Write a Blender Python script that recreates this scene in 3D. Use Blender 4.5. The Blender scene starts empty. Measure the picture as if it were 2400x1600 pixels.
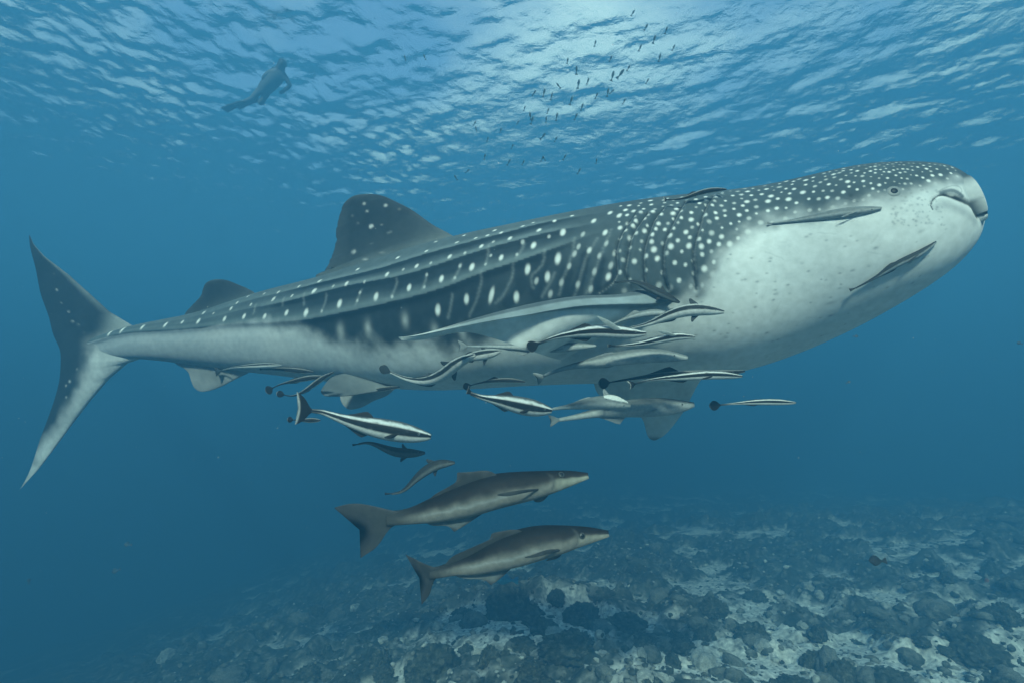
import bpy, math, random
import numpy as np
from mathutils import Vector, Matrix
from mathutils.bvhtree import BVHTree

# ------------------------------------------------------------------ camera
sc = bpy.context.scene
COL = sc.collection
PITCH = math.radians(6.0)
CAM = np.array((0.0, 0.0, 3.0))
FPX = 1200.0                                   # focal length in photo pixels (18 mm on 36 mm)
cam_d = bpy.data.cameras.new('camera')
cam_d.lens = 18.0; cam_d.sensor_width = 36.0
cam_d.clip_start = 0.05; cam_d.clip_end = 2000.0
cam = bpy.data.objects.new('camera', cam_d); COL.objects.link(cam)
cam.location = CAM; cam.rotation_euler = (math.radians(90) + PITCH, 0, 0)
sc.camera = cam

# ------------------------------------------------------------------ sky, sun, exposure
SUN_EL, SUN_AZ = math.radians(40), math.radians(184)     # azimuth measured from +Y towards +X: behind the camera
w = bpy.data.worlds.new('World'); sc.world = w; w.use_nodes = True
nt = w.node_tree
bg = nt.nodes['Background']
sky = nt.nodes.new('ShaderNodeTexSky'); sky.sky_type = 'NISHITA'; sky.sun_disc = False
sky.sun_elevation = SUN_EL; sky.sun_rotation = SUN_AZ; sky.altitude = 0
sky.air_density = 1.0; sky.dust_density = 1.5; sky.ozone_density = 0.6
# scattered white cloud over the whole sky
wtc = nt.nodes.new('ShaderNodeTexCoord'); wmp = nt.nodes.new('ShaderNodeMapping'); wmp.inputs['Scale'].default_value = (1.0, 1.0, 1.6)
wmp.inputs['Location'].default_value = (-.25, .3, .06)
wnz = nt.nodes.new('ShaderNodeTexNoise'); wnz.inputs['Scale'].default_value = 1.5; wnz.inputs['Detail'].default_value = 6; wnz.inputs['Roughness'].default_value = .5
wcr = nt.nodes.new('ShaderNodeMapRange'); wcr.inputs['From Min'].default_value = .47; wcr.inputs['From Max'].default_value = .66; wcr.interpolation_type = 'SMOOTHSTEP'
wmx = nt.nodes.new('ShaderNodeMix'); wmx.data_type = 'RGBA'; wmx.inputs['B'].default_value = (4.4, 4.7, 4.8, 1)
nt.links.new(wtc.outputs['Generated'], wmp.inputs['Vector']); nt.links.new(wmp.outputs[0], wnz.inputs['Vector']); nt.links.new(wnz.outputs['Fac'], wcr.inputs['Value'])
wsx = nt.nodes.new('ShaderNodeSeparateXYZ'); wmk = nt.nodes.new('ShaderNodeMapRange'); wmk.inputs['From Min'].default_value = .02; wmk.inputs['From Max'].default_value = .14
wml = nt.nodes.new('ShaderNodeMath'); wml.operation = 'MULTIPLY'
nt.links.new(wtc.outputs['Generated'], wsx.inputs[0]); nt.links.new(wsx.outputs['Z'], wmk.inputs['Value'])
nt.links.new(wcr.outputs['Result'], wml.inputs[0]); nt.links.new(wmk.outputs['Result'], wml.inputs[1])
nt.links.new(wml.outputs[0], wmx.inputs['Factor']); nt.links.new(sky.outputs[0], wmx.inputs['A'])
nt.links.new(wmx.outputs['Result'], bg.inputs['Color']); bg.inputs['Strength'].default_value = 0.10
sun_d = bpy.data.lights.new('sun', 'SUN'); sun_d.energy = 5.0; sun_d.angle = math.radians(5.0)
sun_d.color = (1.0, 0.93, 0.84)
sun = bpy.data.objects.new('sun', sun_d); COL.objects.link(sun)
sdir = Vector((math.sin(SUN_AZ)*math.cos(SUN_EL), math.cos(SUN_AZ)*math.cos(SUN_EL), math.sin(SUN_EL)))
sun.rotation_euler = sdir.to_track_quat('Z', 'Y').to_euler(); sun.location = (0, -10, 30)
vs = sc.view_settings
vs.view_transform = 'Standard'; vs.look = 'None'; vs.gamma = 1.0; vs.use_curve_mapping = False
vs.exposure = 2.2
sc.render.engine = 'CYCLES'
cy = sc.cycles
cy.max_bounces = 8; cy.diffuse_bounces = 3; cy.glossy_bounces = 3; cy.transmission_bounces = 4
cy.transparent_max_bounces = 12; cy.volume_bounces = 2
cy.use_denoising = True
cy.caustics_reflective = False; cy.caustics_refractive = False

# ------------------------------------------------------------------ helpers
RNG = np.random.default_rng(7)
FWD = np.array((0, math.cos(PITCH), math.sin(PITCH)))
RIGHT = np.array((1.0, 0, 0)); UPV = np.array((0, -math.sin(PITCH), math.cos(PITCH)))
def P(px, py, d):
    """A photo pixel at distance d (m along the view axis) as a point of the scene."""
    return CAM + d*(FWD + (px-1200)/FPX*RIGHT + (800-py)/FPX*UPV)
def Pa(a):
    a = np.asarray(a, float); d = a[..., 2:3]
    return CAM + d*(FWD + (a[..., 0:1]-1200)/FPX*RIGHT + (800-a[..., 1:2])/FPX*UPV)
def nrm(v): return v/np.maximum(np.linalg.norm(v, axis=-1, keepdims=True), 1e-9)
def sstep(a, b, x):
    t = np.clip((x-a)/(b-a), 0, 1); return t*t*(3-2*t)
def spline(xk, yk, x):
    """Natural cubic spline through (xk, yk) for vector valued yk."""
    xk = np.asarray(xk, float); yk = np.asarray(yk, float)
    one = yk.ndim == 1
    if one: yk = yk[:, None]
    n = len(xk); h = np.diff(xk)
    A = np.zeros((n, n)); r = np.zeros_like(yk)
    A[0, 0] = A[-1, -1] = 1
    for i in range(1, n-1):
        A[i, i-1] = h[i-1]; A[i, i] = 2*(h[i-1]+h[i]); A[i, i+1] = h[i]
        r[i] = 6*((yk[i+1]-yk[i])/h[i]-(yk[i]-yk[i-1])/h[i-1])
    M = np.linalg.solve(A, r)
    k = np.clip(np.searchsorted(xk, x)-1, 0, n-2)
    t = x-xk[k]; H = h[k]
    a, b, hh = t[:, None], (xk[k+1]-x)[:, None], H[:, None]
    out = M[k]*b**3/(6*hh)+M[k+1]*a**3/(6*hh)+(yk[k]/hh-M[k]*hh/6)*b+(yk[k+1]/hh-M[k+1]*hh/6)*a
    return out[:, 0] if one else out
def resample(pts, n, smooth=True):
    pts = np.asarray(pts, float)
    s = np.r_[0, np.cumsum(np.linalg.norm(np.diff(pts[:, :2], axis=0), axis=1))]
    if s[-1] == 0: return np.repeat(pts[:1], n, 0)
    x = np.linspace(0, s[-1], n)
    if smooth and len(pts) > 2: return spline(s, pts, x)
    return np.stack([np.interp(x, s, pts[:, k]) for k in range(pts.shape[1])], 1)
def _hash(ix, iy, iz, seed):
    h = (ix.astype(np.int64)*374761393 + iy.astype(np.int64)*668265263 + iz.astype(np.int64)*2147483647 + seed*974634777) & 0xffffffff
    h = ((h ^ (h >> 13))*1274126177) & 0xffffffff
    h = h ^ (h >> 16)
    return (h & 0xffff)/65535.0
def vnoise(x, y, z=None, seed=0):
    x = np.asarray(x, float); y = np.asarray(y, float)
    z = np.zeros_like(x) if z is None else np.asarray(z, float)
    xi, yi, zi = np.floor(x), np.floor(y), np.floor(z)
    fx, fy, fz = x-xi, y-yi, z-zi
    fx, fy, fz = [f*f*f*(f*(f*6-15)+10) for f in (fx, fy, fz)]
    out = 0
    for a in (0, 1):
        for b in (0, 1):
            for c in (0, 1):
                out = out + _hash(xi+a, yi+b, zi+c, seed)*(fx if a else 1-fx)*(fy if b else 1-fy)*(fz if c else 1-fz)
    return out*2-1
def fbm(x, y, z=None, oct=4, seed=0, gain=.5):
    s = 0; a = 1.0; f = 1.0; t = 0
    for k in range(oct):
        s = s + a*vnoise(x*f, y*f, None if z is None else z*f, seed+k*17); t += a; a *= gain; f *= 2.03
    return s/t
def mesh_obj(name, verts, faces, mat=None, parent=None, colors=None, smooth=True):
    me = bpy.data.meshes.new(name)
    verts = np.asarray(verts, np.float32)
    loops = np.concatenate([np.asarray(f, np.int32).ravel() for f in faces])
    sizes = np.concatenate([np.full(len(f), np.asarray(f).shape[1], np.int32) for f in faces])
    me.vertices.add(len(verts)); me.vertices.foreach_set('co', verts.ravel())
    me.loops.add(len(loops)); me.loops.foreach_set('vertex_index', loops)
    me.polygons.add(len(sizes))
    me.polygons.foreach_set('loop_start', np.r_[0, np.cumsum(sizes)[:-1]].astype(np.int32))
    me.update(calc_edges=True); me.validate()
    if smooth: me.polygons.foreach_set('use_smooth', np.ones(len(me.polygons), bool))
    if colors is not None:
        at = me.color_attributes.new('Col', 'FLOAT_COLOR', 'POINT')
        c = np.ones((len(verts), 4), np.float32); c[:, :3] = colors
        at.data.foreach_set('color', c.ravel())
    if mat: me.materials.append(mat)
    o = bpy.data.objects.new(name, me); COL.objects.link(o)
    if parent is not None:
        o.parent = parent; o.matrix_parent_inverse = parent.matrix_world.inverted()
    return o
def empty(name, loc):
    o = bpy.data.objects.new(name, None); COL.objects.link(o); o.location = loc
    o.empty_display_size = .1
    o.matrix_world = Matrix.Translation(Vector(loc))
    return o
def tag(o, label=None, cat=None, group=None, kind=None):
    if label: o['label'] = label
    if cat: o['category'] = cat
    if group: o['group'] = group
    if kind: o['kind'] = kind
    return o
def grid_faces(nu, nv, wrap_v=True):
    """Quads of a (nu x nv) vertex grid, closed around v."""
    i = np.arange(nu-1)[:, None]; j = np.arange(nv if wrap_v else nv-1)[None, :]
    j2 = (j+1) % nv
    return np.stack([i*nv+j, i*nv+j2, (i+1)*nv+j2, (i+1)*nv+j], -1).reshape(-1, 4)

# ------------------------------------------------------------------ materials
def new_mat(name):
    m = bpy.data.materials.new(name); m.use_nodes = True
    return m, m.node_tree, m.node_tree.nodes['Principled BSDF']
def skin_material(name, rough=.55, spec=.18, nscale=30., namt=.16, bump=.02, bscale=120.):
    """Colour pattern of the animal (per-vertex) broken up by fine procedural mottling and relief."""
    m, t, b = new_mat(name)
    at = t.nodes.new('ShaderNodeAttribute'); at.attribute_name = 'Col'
    tc = t.nodes.new('ShaderNodeTexCoord')
    n1 = t.nodes.new('ShaderNodeTexNoise'); n1.inputs['Scale'].default_value = nscale; n1.inputs['Detail'].default_value = 5
    mr = t.nodes.new('ShaderNodeMapRange'); mr.inputs['From Min'].default_value = .3; mr.inputs['From Max'].default_value = .7
    mr.inputs['To Min'].default_value = 1-namt; mr.inputs['To Max'].default_value = 1+namt
    mx = t.nodes.new('ShaderNodeMix'); mx.data_type = 'RGBA'; mx.blend_type = 'MULTIPLY'; mx.inputs['Factor'].default_value = 1
    t.links.new(tc.outputs['Object'], n1.inputs['Vector']); t.links.new(n1.outputs['Fac'], mr.inputs['Value'])
    t.links.new(at.outputs['Color'], mx.inputs['A']); t.links.new(mr.outputs['Result'], mx.inputs['B'])
    t.links.new(mx.outputs['Result'], b.inputs['Base Color'])
    n2 = t.nodes.new('ShaderNodeTexNoise'); n2.inputs['Scale'].default_value = bscale; n2.inputs['Detail'].default_value = 3
    bp = t.nodes.new('ShaderNodeBump'); bp.inputs['Strength'].default_value = .35; bp.inputs['Distance'].default_value = bump
    t.links.new(tc.outputs['Object'], n2.inputs['Vector']); t.links.new(n2.outputs['Fac'], bp.inputs['Height'])
    t.links.new(bp.outputs['Normal'], b.inputs['Normal'])
    b.inputs['Roughness'].default_value = rough; b.inputs['Specular IOR Level'].default_value = spec
    return m
M_SHARK = skin_material('whale_shark_skin', .6, .07, 22., .10, .0018, 90.)
M_FISH = skin_material('remora_skin', .55, .06, 60., .14, .002, 260.)
M_COBIA = skin_material('cobia_skin', .55, .06, 34., .16, .003, 200.)
m, t, b = new_mat('eye_black'); b.inputs['Base Color'].default_value = (.006, .007, .008, 1); b.inputs['Roughness'].default_value = .45; b.inputs['Specular IOR Level'].default_value = .12
M_EYE = m
m, t, b = new_mat('eye_grey'); b.inputs['Base Color'].default_value = (.15, .165, .17, 1); b.inputs['Roughness'].default_value = .5; b.inputs['Specular IOR Level'].default_value = .2
M_IRIS = m

# ------------------------------------------------------------------ the setting: water surface
ES = 1.28                                      # overall size of the place around the animals
ZS = CAM[2]+6.3*ES
def wave_field(x, y):
    return .66*wave_base(x/.66, y/.66)
def wave_base(x, y):
    r = np.random.default_rng(3)
    h = np.zeros_like(x)
    main = math.radians(68)
    for k in range(100):
        lam = 0.30*(10.0**(r.random()))
        a = main + r.normal(0, .75)
        kk = 2*math.pi/lam
        slope = .0205*(lam/1.2)**-.15
        ph = r.random()*2*math.pi
        arg = kk*(x*math.cos(a)+y*math.sin(a))+ph
        fade = 1.0
        h += fade*slope/kk*np.sin(arg + .35*np.sin(arg*.5+ph*3))
    # slow gusts: patches of rougher and calmer water
    g = .9+.75*fbm(x*.11+3, y*.08+1, oct=2, seed=5)
    return h*g
def graded(lo, hi, focus0, focus1, fine, growth):
    v = list(np.arange(focus0, focus1, fine)); s = fine; a = focus1
    while a < hi: v.append(a); s *= growth; a += s
    v.append(hi); s = fine; a = focus0-fine
    while a > lo: v.insert(0, a); s *= growth; a -= s
    v.insert(0, lo); return np.array(v)
gx = graded(-145, 145, -13*ES, 13*ES, .052*ES, 1.045); gy = graded(-20, 200, 7*ES, 22*ES, .055*ES, 1.025)
X, Y = np.meshgrid(gx, gy, indexing='ij')
Z = ZS + wave_field(X, Y)*np.exp(-np.maximum(np.hypot(X, Y)-60, 0)/60)
m, t, b = new_mat('water_surface'); t.nodes.remove(b)
out = t.nodes['Material Output']
fr = t.nodes.new('ShaderNodeFresnel'); fr.inputs['IOR'].default_value = 1.165
tr = t.nodes.new('ShaderNodeBsdfTransparent'); tr.inputs['Color'].default_value = (.87, 1.0, .91, 1)
gl = t.nodes.new('ShaderNodeBsdfGlossy'); gl.inputs['Roughness'].default_value = .02; gl.inputs['Color'].default_value = (.95, .97, 1, 1)
mx = t.nodes.new('ShaderNodeMixShader')
tc = t.nodes.new('ShaderNodeTexCoord')
nz = t.nodes.new('ShaderNodeTexNoise'); nz.inputs['Scale'].default_value = 4.5; nz.inputs['Detail'].default_value = 4; nz.inputs['Roughness'].default_value = .6
bp = t.nodes.new('ShaderNodeBump'); bp.inputs['Strength'].default_value = .55; bp.inputs['Distance'].default_value = .05
t.links.new(tc.outputs['Object'], nz.inputs['Vector']); t.links.new(nz.outputs['Fac'], bp.inputs['Height'])
for n_ in (fr, gl): t.links.new(bp.outputs['Normal'], n_.inputs['Normal'])
t.links.new(fr.outputs[0], mx.inputs[0]); t.links.new(tr.outputs[0], mx.inputs[1]); t.links.new(gl.outputs[0], mx.inputs[2])
t.links.new(mx.outputs[0], out.inputs['Surface'])
f = grid_faces(len(gx), len(gy), False)
ws = mesh_obj('water_surface', np.stack([X, Y, Z], -1).reshape(-1, 3), [f[:, ::-1] if False else f], m)
if ws.data.polygons[0].normal.z < 0: ws.data.flip_normals()
tag(ws, 'rippled sea surface seen from below', 'water', kind='structure')

# ------------------------------------------------------------------ the setting: sea floor
def floor_z(x, y):
    x, y = np.asarray(x, float), np.asarray(y, float)
    return CAM[2]+ES*(floor_base(x/ES, y/ES)-CAM[2])
def floor_base(x, y, detail=True):
    z = .08 + .05*np.clip(x, -40, 12) - .125*np.maximum(y-6, 0)
    z = z - .12*np.maximum(-x-.2, 0)**1.25
    z = z + .30*fbm(x*.22+7, y*.22+2, oct=3, seed=11)
    z = z + .45*np.exp(-(((x-8.5)/5)**2+((y-13)/3)**2)) + .4*np.exp(-(((x-.2)/1.3)**2+((y-8.2)/1.1)**2))
    z = np.maximum(z, -16+.3*fbm(x*.1, y*.1, oct=2, seed=4))
    if detail:
        lump = np.abs(fbm(x*2.1, y*2.1, oct=4, seed=21))
        fine = fbm(x*5.5, y*5.5, oct=3, seed=31)
        cover = sstep(-.30, .10, fbm(x*1.3+11, y*1.3+4, oct=4, seed=41))
        z = z + cover*(.26*lump+.06*fine) + 0.28*cover*np.abs(fbm(x*.8+5, y*.8, oct=3, seed=91)) + .018*fine
    return z
gx = graded(-145, 145, -6.5*ES, 10.5*ES, .048*ES, 1.06); gy = graded(-20, 200, 3.6*ES, 12.5*ES, .048*ES, 1.035)
X, Y = np.meshgrid(gx, gy, indexing='ij')
Z = floor_z(X, Y)
def floor_colors(x, y):
    x, y = x/ES, y/ES
    near = .46*sstep(9.5, 6., y)*sstep(-3.5, 1, x)
    cover = sstep(-.52, -.12, near*-1 + fbm(x*1.3+11, y*1.3+4, oct=4, seed=41) + .30*fbm(x*6, y*6, oct=3, seed=51))
    turf = .5+.5*fbm(x*9, y*9, oct=3, seed=61)
    sand = np.stack([.58+0*x, .56+0*x, .50+0*x], -1)*(.80+.45*(.5+.5*fbm(x*14, y*14, oct=3, seed=71)))[..., None]
    dark = np.stack([.034+.11*turf**2, .038+.11*turf**2, .032+.09*turf**2], -1)
    fleck = sstep(.42, .62, vnoise(x*22, y*22, seed=81))*.5
    dark = dark*(1-fleck[..., None]) + np.array((.30, .29, .25))*fleck[..., None]
    return sand*(1-cover[..., None]) + dark*cover[..., None]
def floor_material():
    m = skin_material('reef_floor', .95, .03, 16., .5, .05, 30.)
    return m
M_FLOOR = floor_material()
fl = mesh_obj('sea_floor', np.stack([X, Y, Z], -1).reshape(-1, 3), [grid_faces(len(gx), len(gy), False)], M_FLOOR,
              colors=floor_colors(X, Y).reshape(-1, 3))
if fl.data.polygons[0].normal.z < 0: fl.data.flip_normals()
tag(fl, 'sandy reef floor with dark algae turf and coral rubble', 'sea floor', kind='structure')

# ------------------------------------------------------------------ the water itself (the air of this place): one box of even density
m = bpy.data.materials.new('sea_water'); m.use_nodes = True; t = m.node_tree
t.nodes.remove(t.nodes['Principled BSDF'])
pv = t.nodes.new('ShaderNodeVolumePrincipled')
pv.inputs['Color'].default_value = (.046, .178, .315, 1)
pv.inputs['Absorption Color'].default_value = (.0, .02, .025, 1)
pv.inputs['Density'].default_value = .106
pv.inputs['Anisotropy'].default_value = .0
t.links.new(pv.outputs[0], t.nodes['Material Output'].inputs['Volume'])
bx0, bx1, by0, by1, bz0, bz1 = -150, 150, -25, 205, float(Z.min())-1, ZS+1.2
v = [(x, y, z) for x in (bx0, bx1) for y in (by0, by1) for z in (bz0, bz1)]
hz = mesh_obj('haze', v, [np.array([(0, 1, 3, 2), (4, 6, 7, 5), (0, 4, 5, 1), (2, 3, 7, 6), (0, 2, 6, 4), (1, 5, 7, 3)])], m, smooth=False)
tag(hz, 'blue hazy sea water filling the whole scene', 'water', kind='stuff')
# ------------------------------------------------------------------ the whale shark
# pairs of back and belly outline points with the distance of the section's middle and its width:height ratio
PAIRS = [((150, 815), (160, 828), 5.0, .30), ((205, 797), (222, 836), 4.93, .42), ((312, 763), (328, 841), 4.78, .72), ((443, 736), (460, 856), 4.6, .80), ((599, 688), (630, 877), 4.4, .82),
         ((750, 649), (790, 896), 4.2, .84), ((960, 583), (1000, 914), 3.98, .86), ((1172, 533), (1220, 905), 3.78, .9),
         ((1428, 483), (1480, 897), 3.58, .95), ((1600, 458), (1690, 880), 3.44, 1.0), ((1800, 432), (1900, 816), 3.25, 1.04),
         ((1979, 392), (2081, 728), 3.0, 1.06), ((2090, 378), (2208, 646), 2.85, 1.06), ((2183, 380), (2272, 590), 2.75, 1.0),
         ((2234, 391), (2300, 548), 2.69, .92), ((2269, 416), (2307, 512), 2.65, .82), ((2289, 448), (2304, 486), 2.62, .7)]
NU, NV = 1060, 500
def loft_pairs(pairs, n):
    T = np.array([(p[0][0], p[0][1], p[2]) for p in pairs], float); B = np.array([(p[1][0], p[1][1], p[2]) for p in pairs], float)
    wr = np.array([p[3] for p in pairs], float)
    s = np.r_[0, np.cumsum((np.linalg.norm(np.diff(T[:, :2], axis=0), axis=1)+np.linalg.norm(np.diff(B[:, :2], axis=0), axis=1))/2)]
    x = np.linspace(0, s[-1], n)
    T = Pa(spline(s, T, x)); B = Pa(spline(s, B, x)); wr = np.clip(spline(s, wr, x), .2, 1.2)
    C = (T+B)/2; up = (T-B)/2
    tan = np.gradient(C, axis=0)
    k = np.ones(15)/15                                   # steady tangent
    tp = np.pad(tan, ((7, 7), (0, 0)), mode='edge')
    tan = nrm(np.stack([np.convolve(tp[:, q], k, 'valid') for q in range(3)], 1))
    un = nrm(up); lat = np.cross(tan, un); lat *= -np.sign((lat*FWD).sum(1))[:, None]
    to = nrm(CAM-C); lat = nrm(.25*nrm(lat)+.75*to); lat = nrm(lat-(lat*un).sum(1)[:, None]*un)     # the swimmer curves round the camera
    hh = np.linalg.norm(up, axis=1)
    d = (C-CAM)@FWD
    kc = np.sqrt(np.maximum(1-(hh*wr/d)**2, .5))
    return C, up*kc[:, None], lat*(hh*wr)[:, None], tan
SC, SUP, SLAT, STAN = loft_pairs(PAIRS, NU)
def dspine(x): return float(np.interp(x, [(p[0][0]+p[1][0])/2 for p in PAIRS], [p[2] for p in PAIRS]))
TH = np.linspace(0, 2*math.pi, NV, endpoint=False)
ct, st = np.cos(TH), np.sin(TH)
# slightly flattened belly, full shoulders
def sect(C, up, lat):
    e = .93
    c2 = np.sign(ct)*np.abs(ct)**e; s2 = np.sign(st)*np.abs(st)**e
    return C[:, None, :] + up[:, None, :]*c2[None, :, None] + lat[:, None, :]*s2[None, :, None]
V = sect(SC, SUP, SLAT)
faces = grid_faces(NU, NV)
bvh0 = BVHTree.FromPolygons([Vector(p) for p in V[::5, ::4].reshape(-1, 3)], grid_faces(len(range(0, NU, 5)), NV//4).tolist())
def hit(px, py):
    """Where a line of sight meets the shark's smooth flank: (section index, angle index, point)."""
    d = Vector(P(px, py, 1.0)-CAM).normalized()
    loc, no, idx, dist = bvh0.ray_cast(Vector(CAM), d)
    if loc is None: return None
    i0, j0 = divmod(idx, NV//4); i0 *= 5; j0 *= 4
    ii = np.arange(max(i0-8, 0), min(i0+14, NU)); jj = np.arange(j0-8, j0+14) % NV
    dd = np.linalg.norm(V[np.ix_(ii, jj)]-np.array(loc), axis=-1)
    a, c = np.unravel_index(dd.argmin(), dd.shape)
    return ii[a], jj[c], np.array(loc)
def line_hits(pts, n=60, smooth=True):
    r = [hit(*p) for p in resample(pts, n, smooth)]
    return [h for h in r if h is not None]
DISP = np.zeros((NU, NV)); 
NORM = nrm(np.cross(np.roll(V, -1, 1)-np.roll(V, 1, 1), np.gradient(V, axis=0)))
NORM *= np.sign(((V-SC[:, None, :])*NORM).sum(-1))[..., None]
RING = np.linalg.norm(np.roll(V, -1, 1)-V, axis=-1); STEP = np.concatenate([np.linalg.norm(np.diff(V, axis=0), axis=-1), np.full((1, NV), .002)])
def window(i, j, r):
    ki = int(min(r/max(STEP[i, j], .0002)+3, 200)); kj = int(min(r/max(RING[i, j], .0002)+3, NV//2-1))
    return np.arange(max(i-ki, 0), min(i+ki+1, NU)), np.arange(j-kj, j+kj+1) % NV
def stamp(field, i, j, ra, rb, val=1.0, soft=1.0, tilt=0., mode='max', mirror=True):
    """A soft elliptical mark: ra along the body, rb around it (metres)."""
    for mir in ((0, 1) if mirror else (0,)):
        jm = (NV-j) % NV if mir else j
        ii, jj = window(i, jm, max(ra, rb)*1.9)
        D = V[np.ix_(ii, jj)]-V[i, jm]
        ta = nrm(V[min(i+2, NU-1), jm]-V[max(i-2, 0), jm]); tb = nrm(V[i, (jm+2) % NV]-V[i, (jm-2) % NV])
        if mir: tb = -tb
        c, s_ = math.cos(tilt), math.sin(tilt)
        a = D@ta; b_ = D@tb
        a, b_ = a*c+b_*s_, -a*s_+b_*c
        q = np.exp(-((a/ra)**2+(b_/rb)**2)**soft*1.1)*val
        g = np.ix_(ii, jj)
        if mode == 'max': field[g] = np.maximum(field[g], q)
        else: field[g] += q
def theta_line(pts, n=80, lo=None, hi=None):
    """Angle of a longitudinal line for every section of the body."""
    h = line_hits(pts, n)
    i = np.array([q[0] for q in h]); th = TH[[q[1] for q in h]]
    o = np.argsort(i, kind='stable'); i, th = i[o], th[o]
    k = np.ones(5)/5
    th = np.convolve(np.pad(th, 2, mode='edge'), k, 'valid')
    return np.interp(np.arange(NU), i, th), i.min(), i.max()
SEC = np.arange(NU)
HH = np.linalg.norm(SUP, axis=1)
THN = np.where(TH > math.pi, 2*math.pi-TH, TH)           # mirrored angle, 0 = back, pi = belly
# the three keels along each flank; the lowest runs on as the keel of the tail
R1, a1, b1 = theta_line([(640, 690), (789, 657), (891, 632), (981, 604), (1083, 576), (1210, 543), (1300, 520), (1420, 497)])
R2, a2, b2 = theta_line([(560, 727), (700, 702), (802, 675), (930, 651), (1032, 622), (1134, 589), (1210, 568), (1300, 545), (1420, 520)])
R3, a3, b3 = theta_line([(230, 797), (277, 784), (408, 773), (529, 761), (657, 755), (700, 752), (828, 728), (955, 700), (1057, 670), (1159, 632), (1210, 617), (1300, 584), (1400, 545)])
def along(px, py): 
    h = hit(px, py); return h[0]
I700, I300, I1300, I1450, I430 = along(700, 730), along(330, 790), along(1300, 560), along(1450, 560), along(430, 790)
def arc(R): return (THN[None, :]-R[:, None])*HH[:, None]*.95
A1, A2, A3 = arc(R1), arc(R2), arc(R3)
def env(i0, i1, i2, i3): return (sstep(i0, i1, SEC)*sstep(i3, i2, SEC))[:, None]
E1 = env(a1, a1+70, b1-90, b1); E2 = env(a2, a2+70, b2-90, b2); E3 = env(a3-30, a3+5, b3-80, b3)
def keel(A, h, wu, wl): return h*np.where(A < 0, np.exp(-(A/wu)**2), np.exp(-(A/wl)**2))
DISP += E1*keel(A1, .014, .06, .022)+E2*keel(A2, .016, .07, .024)+E3*keel(A3, .015, .08, .022)
DISP += -.004*E3*np.exp(-((A3-.055)/.03)**2)
# belly boundary of the dark back
BND, _, _ = theta_line([(235, 795), (277, 786), (408, 775), (529, 763), (640, 758), (720, 768), (790, 787), (860, 802), (950, 811), (1080, 806), (1200, 796), (1330, 770), (1430, 735), (1540, 705), (1632, 676), (1680, 626), (1720, 580), (1760, 541), (1836, 506), (1889, 491), (2004, 468), (2095, 449), (2157, 433), (2225, 421), (2264, 417)], 160)
noise3 = fbm(V[..., 0]*3, V[..., 1]*3, V[..., 2]*3, 4, 3)
noise4 = fbm(V[..., 0]*14, V[..., 1]*14, V[..., 2]*14, 3, 9)
AB = arc(BND)
bw = np.interp(SEC, [0, I430+30, I700-20, I700+70, I1300, I1450+40, along(1720, 560), along(1950, 460), NU], [.01, .012, .10, .20, .14, .10, .20, .13, .07])[:, None]
dark = 1-sstep(-.55, .75, (AB/bw)+noise3*.55+noise4*.25)
# tone of the back: pale just above a keel, dark just under it
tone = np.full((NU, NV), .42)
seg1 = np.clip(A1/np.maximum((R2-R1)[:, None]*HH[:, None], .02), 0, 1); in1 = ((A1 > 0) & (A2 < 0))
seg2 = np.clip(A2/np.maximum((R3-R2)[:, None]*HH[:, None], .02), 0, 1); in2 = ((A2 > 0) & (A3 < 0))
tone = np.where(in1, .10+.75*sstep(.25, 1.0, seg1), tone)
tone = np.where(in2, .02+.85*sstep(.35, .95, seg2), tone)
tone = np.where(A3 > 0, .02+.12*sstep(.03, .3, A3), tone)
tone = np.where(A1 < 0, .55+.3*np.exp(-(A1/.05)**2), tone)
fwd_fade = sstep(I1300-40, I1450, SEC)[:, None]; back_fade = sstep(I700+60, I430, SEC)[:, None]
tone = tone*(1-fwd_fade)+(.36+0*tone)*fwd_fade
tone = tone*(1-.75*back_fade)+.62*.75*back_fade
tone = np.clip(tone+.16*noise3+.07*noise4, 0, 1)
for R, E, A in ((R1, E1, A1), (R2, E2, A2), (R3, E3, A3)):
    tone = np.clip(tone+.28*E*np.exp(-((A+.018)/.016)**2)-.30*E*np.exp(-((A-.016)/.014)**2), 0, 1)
SPOT = np.zeros((NU, NV)); LINE = np.zeros((NU, NV)); CUT = np.zeros((NU, NV)); LIP = np.zeros((NU, NV)); MARK = np.zeros((NU, NV)); SOFT = np.zeros((NU, NV))
def px_m(h): return float(np.dot(h[2]-CAM, FWD))/FPX
def spots(lst, r, asp=1., tilt=0., val=1., field=None, soft=2.0):
    for p in lst:
        h = hit(p[0], p[1])
        if h is None: continue
        q = px_m(h)*(p[2] if len(p) > 2 else r)*(.78+.18*RNG.random())
        stamp(SPOT if field is None else field, h[0], h[1], q, q*asp, val, soft, tilt)
# rows of spots between the keels
spots([(719, 733), (797, 712), (884, 695), (961, 674), (1035, 654), (1107, 628), (1176, 605), (1252, 577), (1319, 547)], 7.2, 1.5, .1)
spots([(738, 684), (815, 667), (909, 646), (979, 626), (1055, 604), (1129, 581), (1197, 562), (1264, 543)], 6.0, 1.25, .2)
spots([(750, 661), (839, 632), (932, 605), (1001, 591), (1021, 567), (1072, 570), (1088, 552), (1116, 561), (1144, 555), (1177, 549), (1159, 541), (1227, 533), (1300, 521), (1340, 508), (1250, 524)], 5.4, 1.0)
spots([(756, 730, 4), (840, 706, 4), (921, 697, 4), (996, 674, 4), (1068, 653, 4), (1140, 622, 4), (1213, 598, 4), (783, 673, 4), (857, 663, 4), (946, 634, 3.5), (1011, 619, 4), (1091, 597, 4), (1158, 569, 4.5), (1226, 570, 5), (1287, 556, 5), (843, 687, 4), (1000, 645, 4), (1078, 624, 4.5), (1150, 600, 4)], 4, 1.3, 0, .6)
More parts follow.
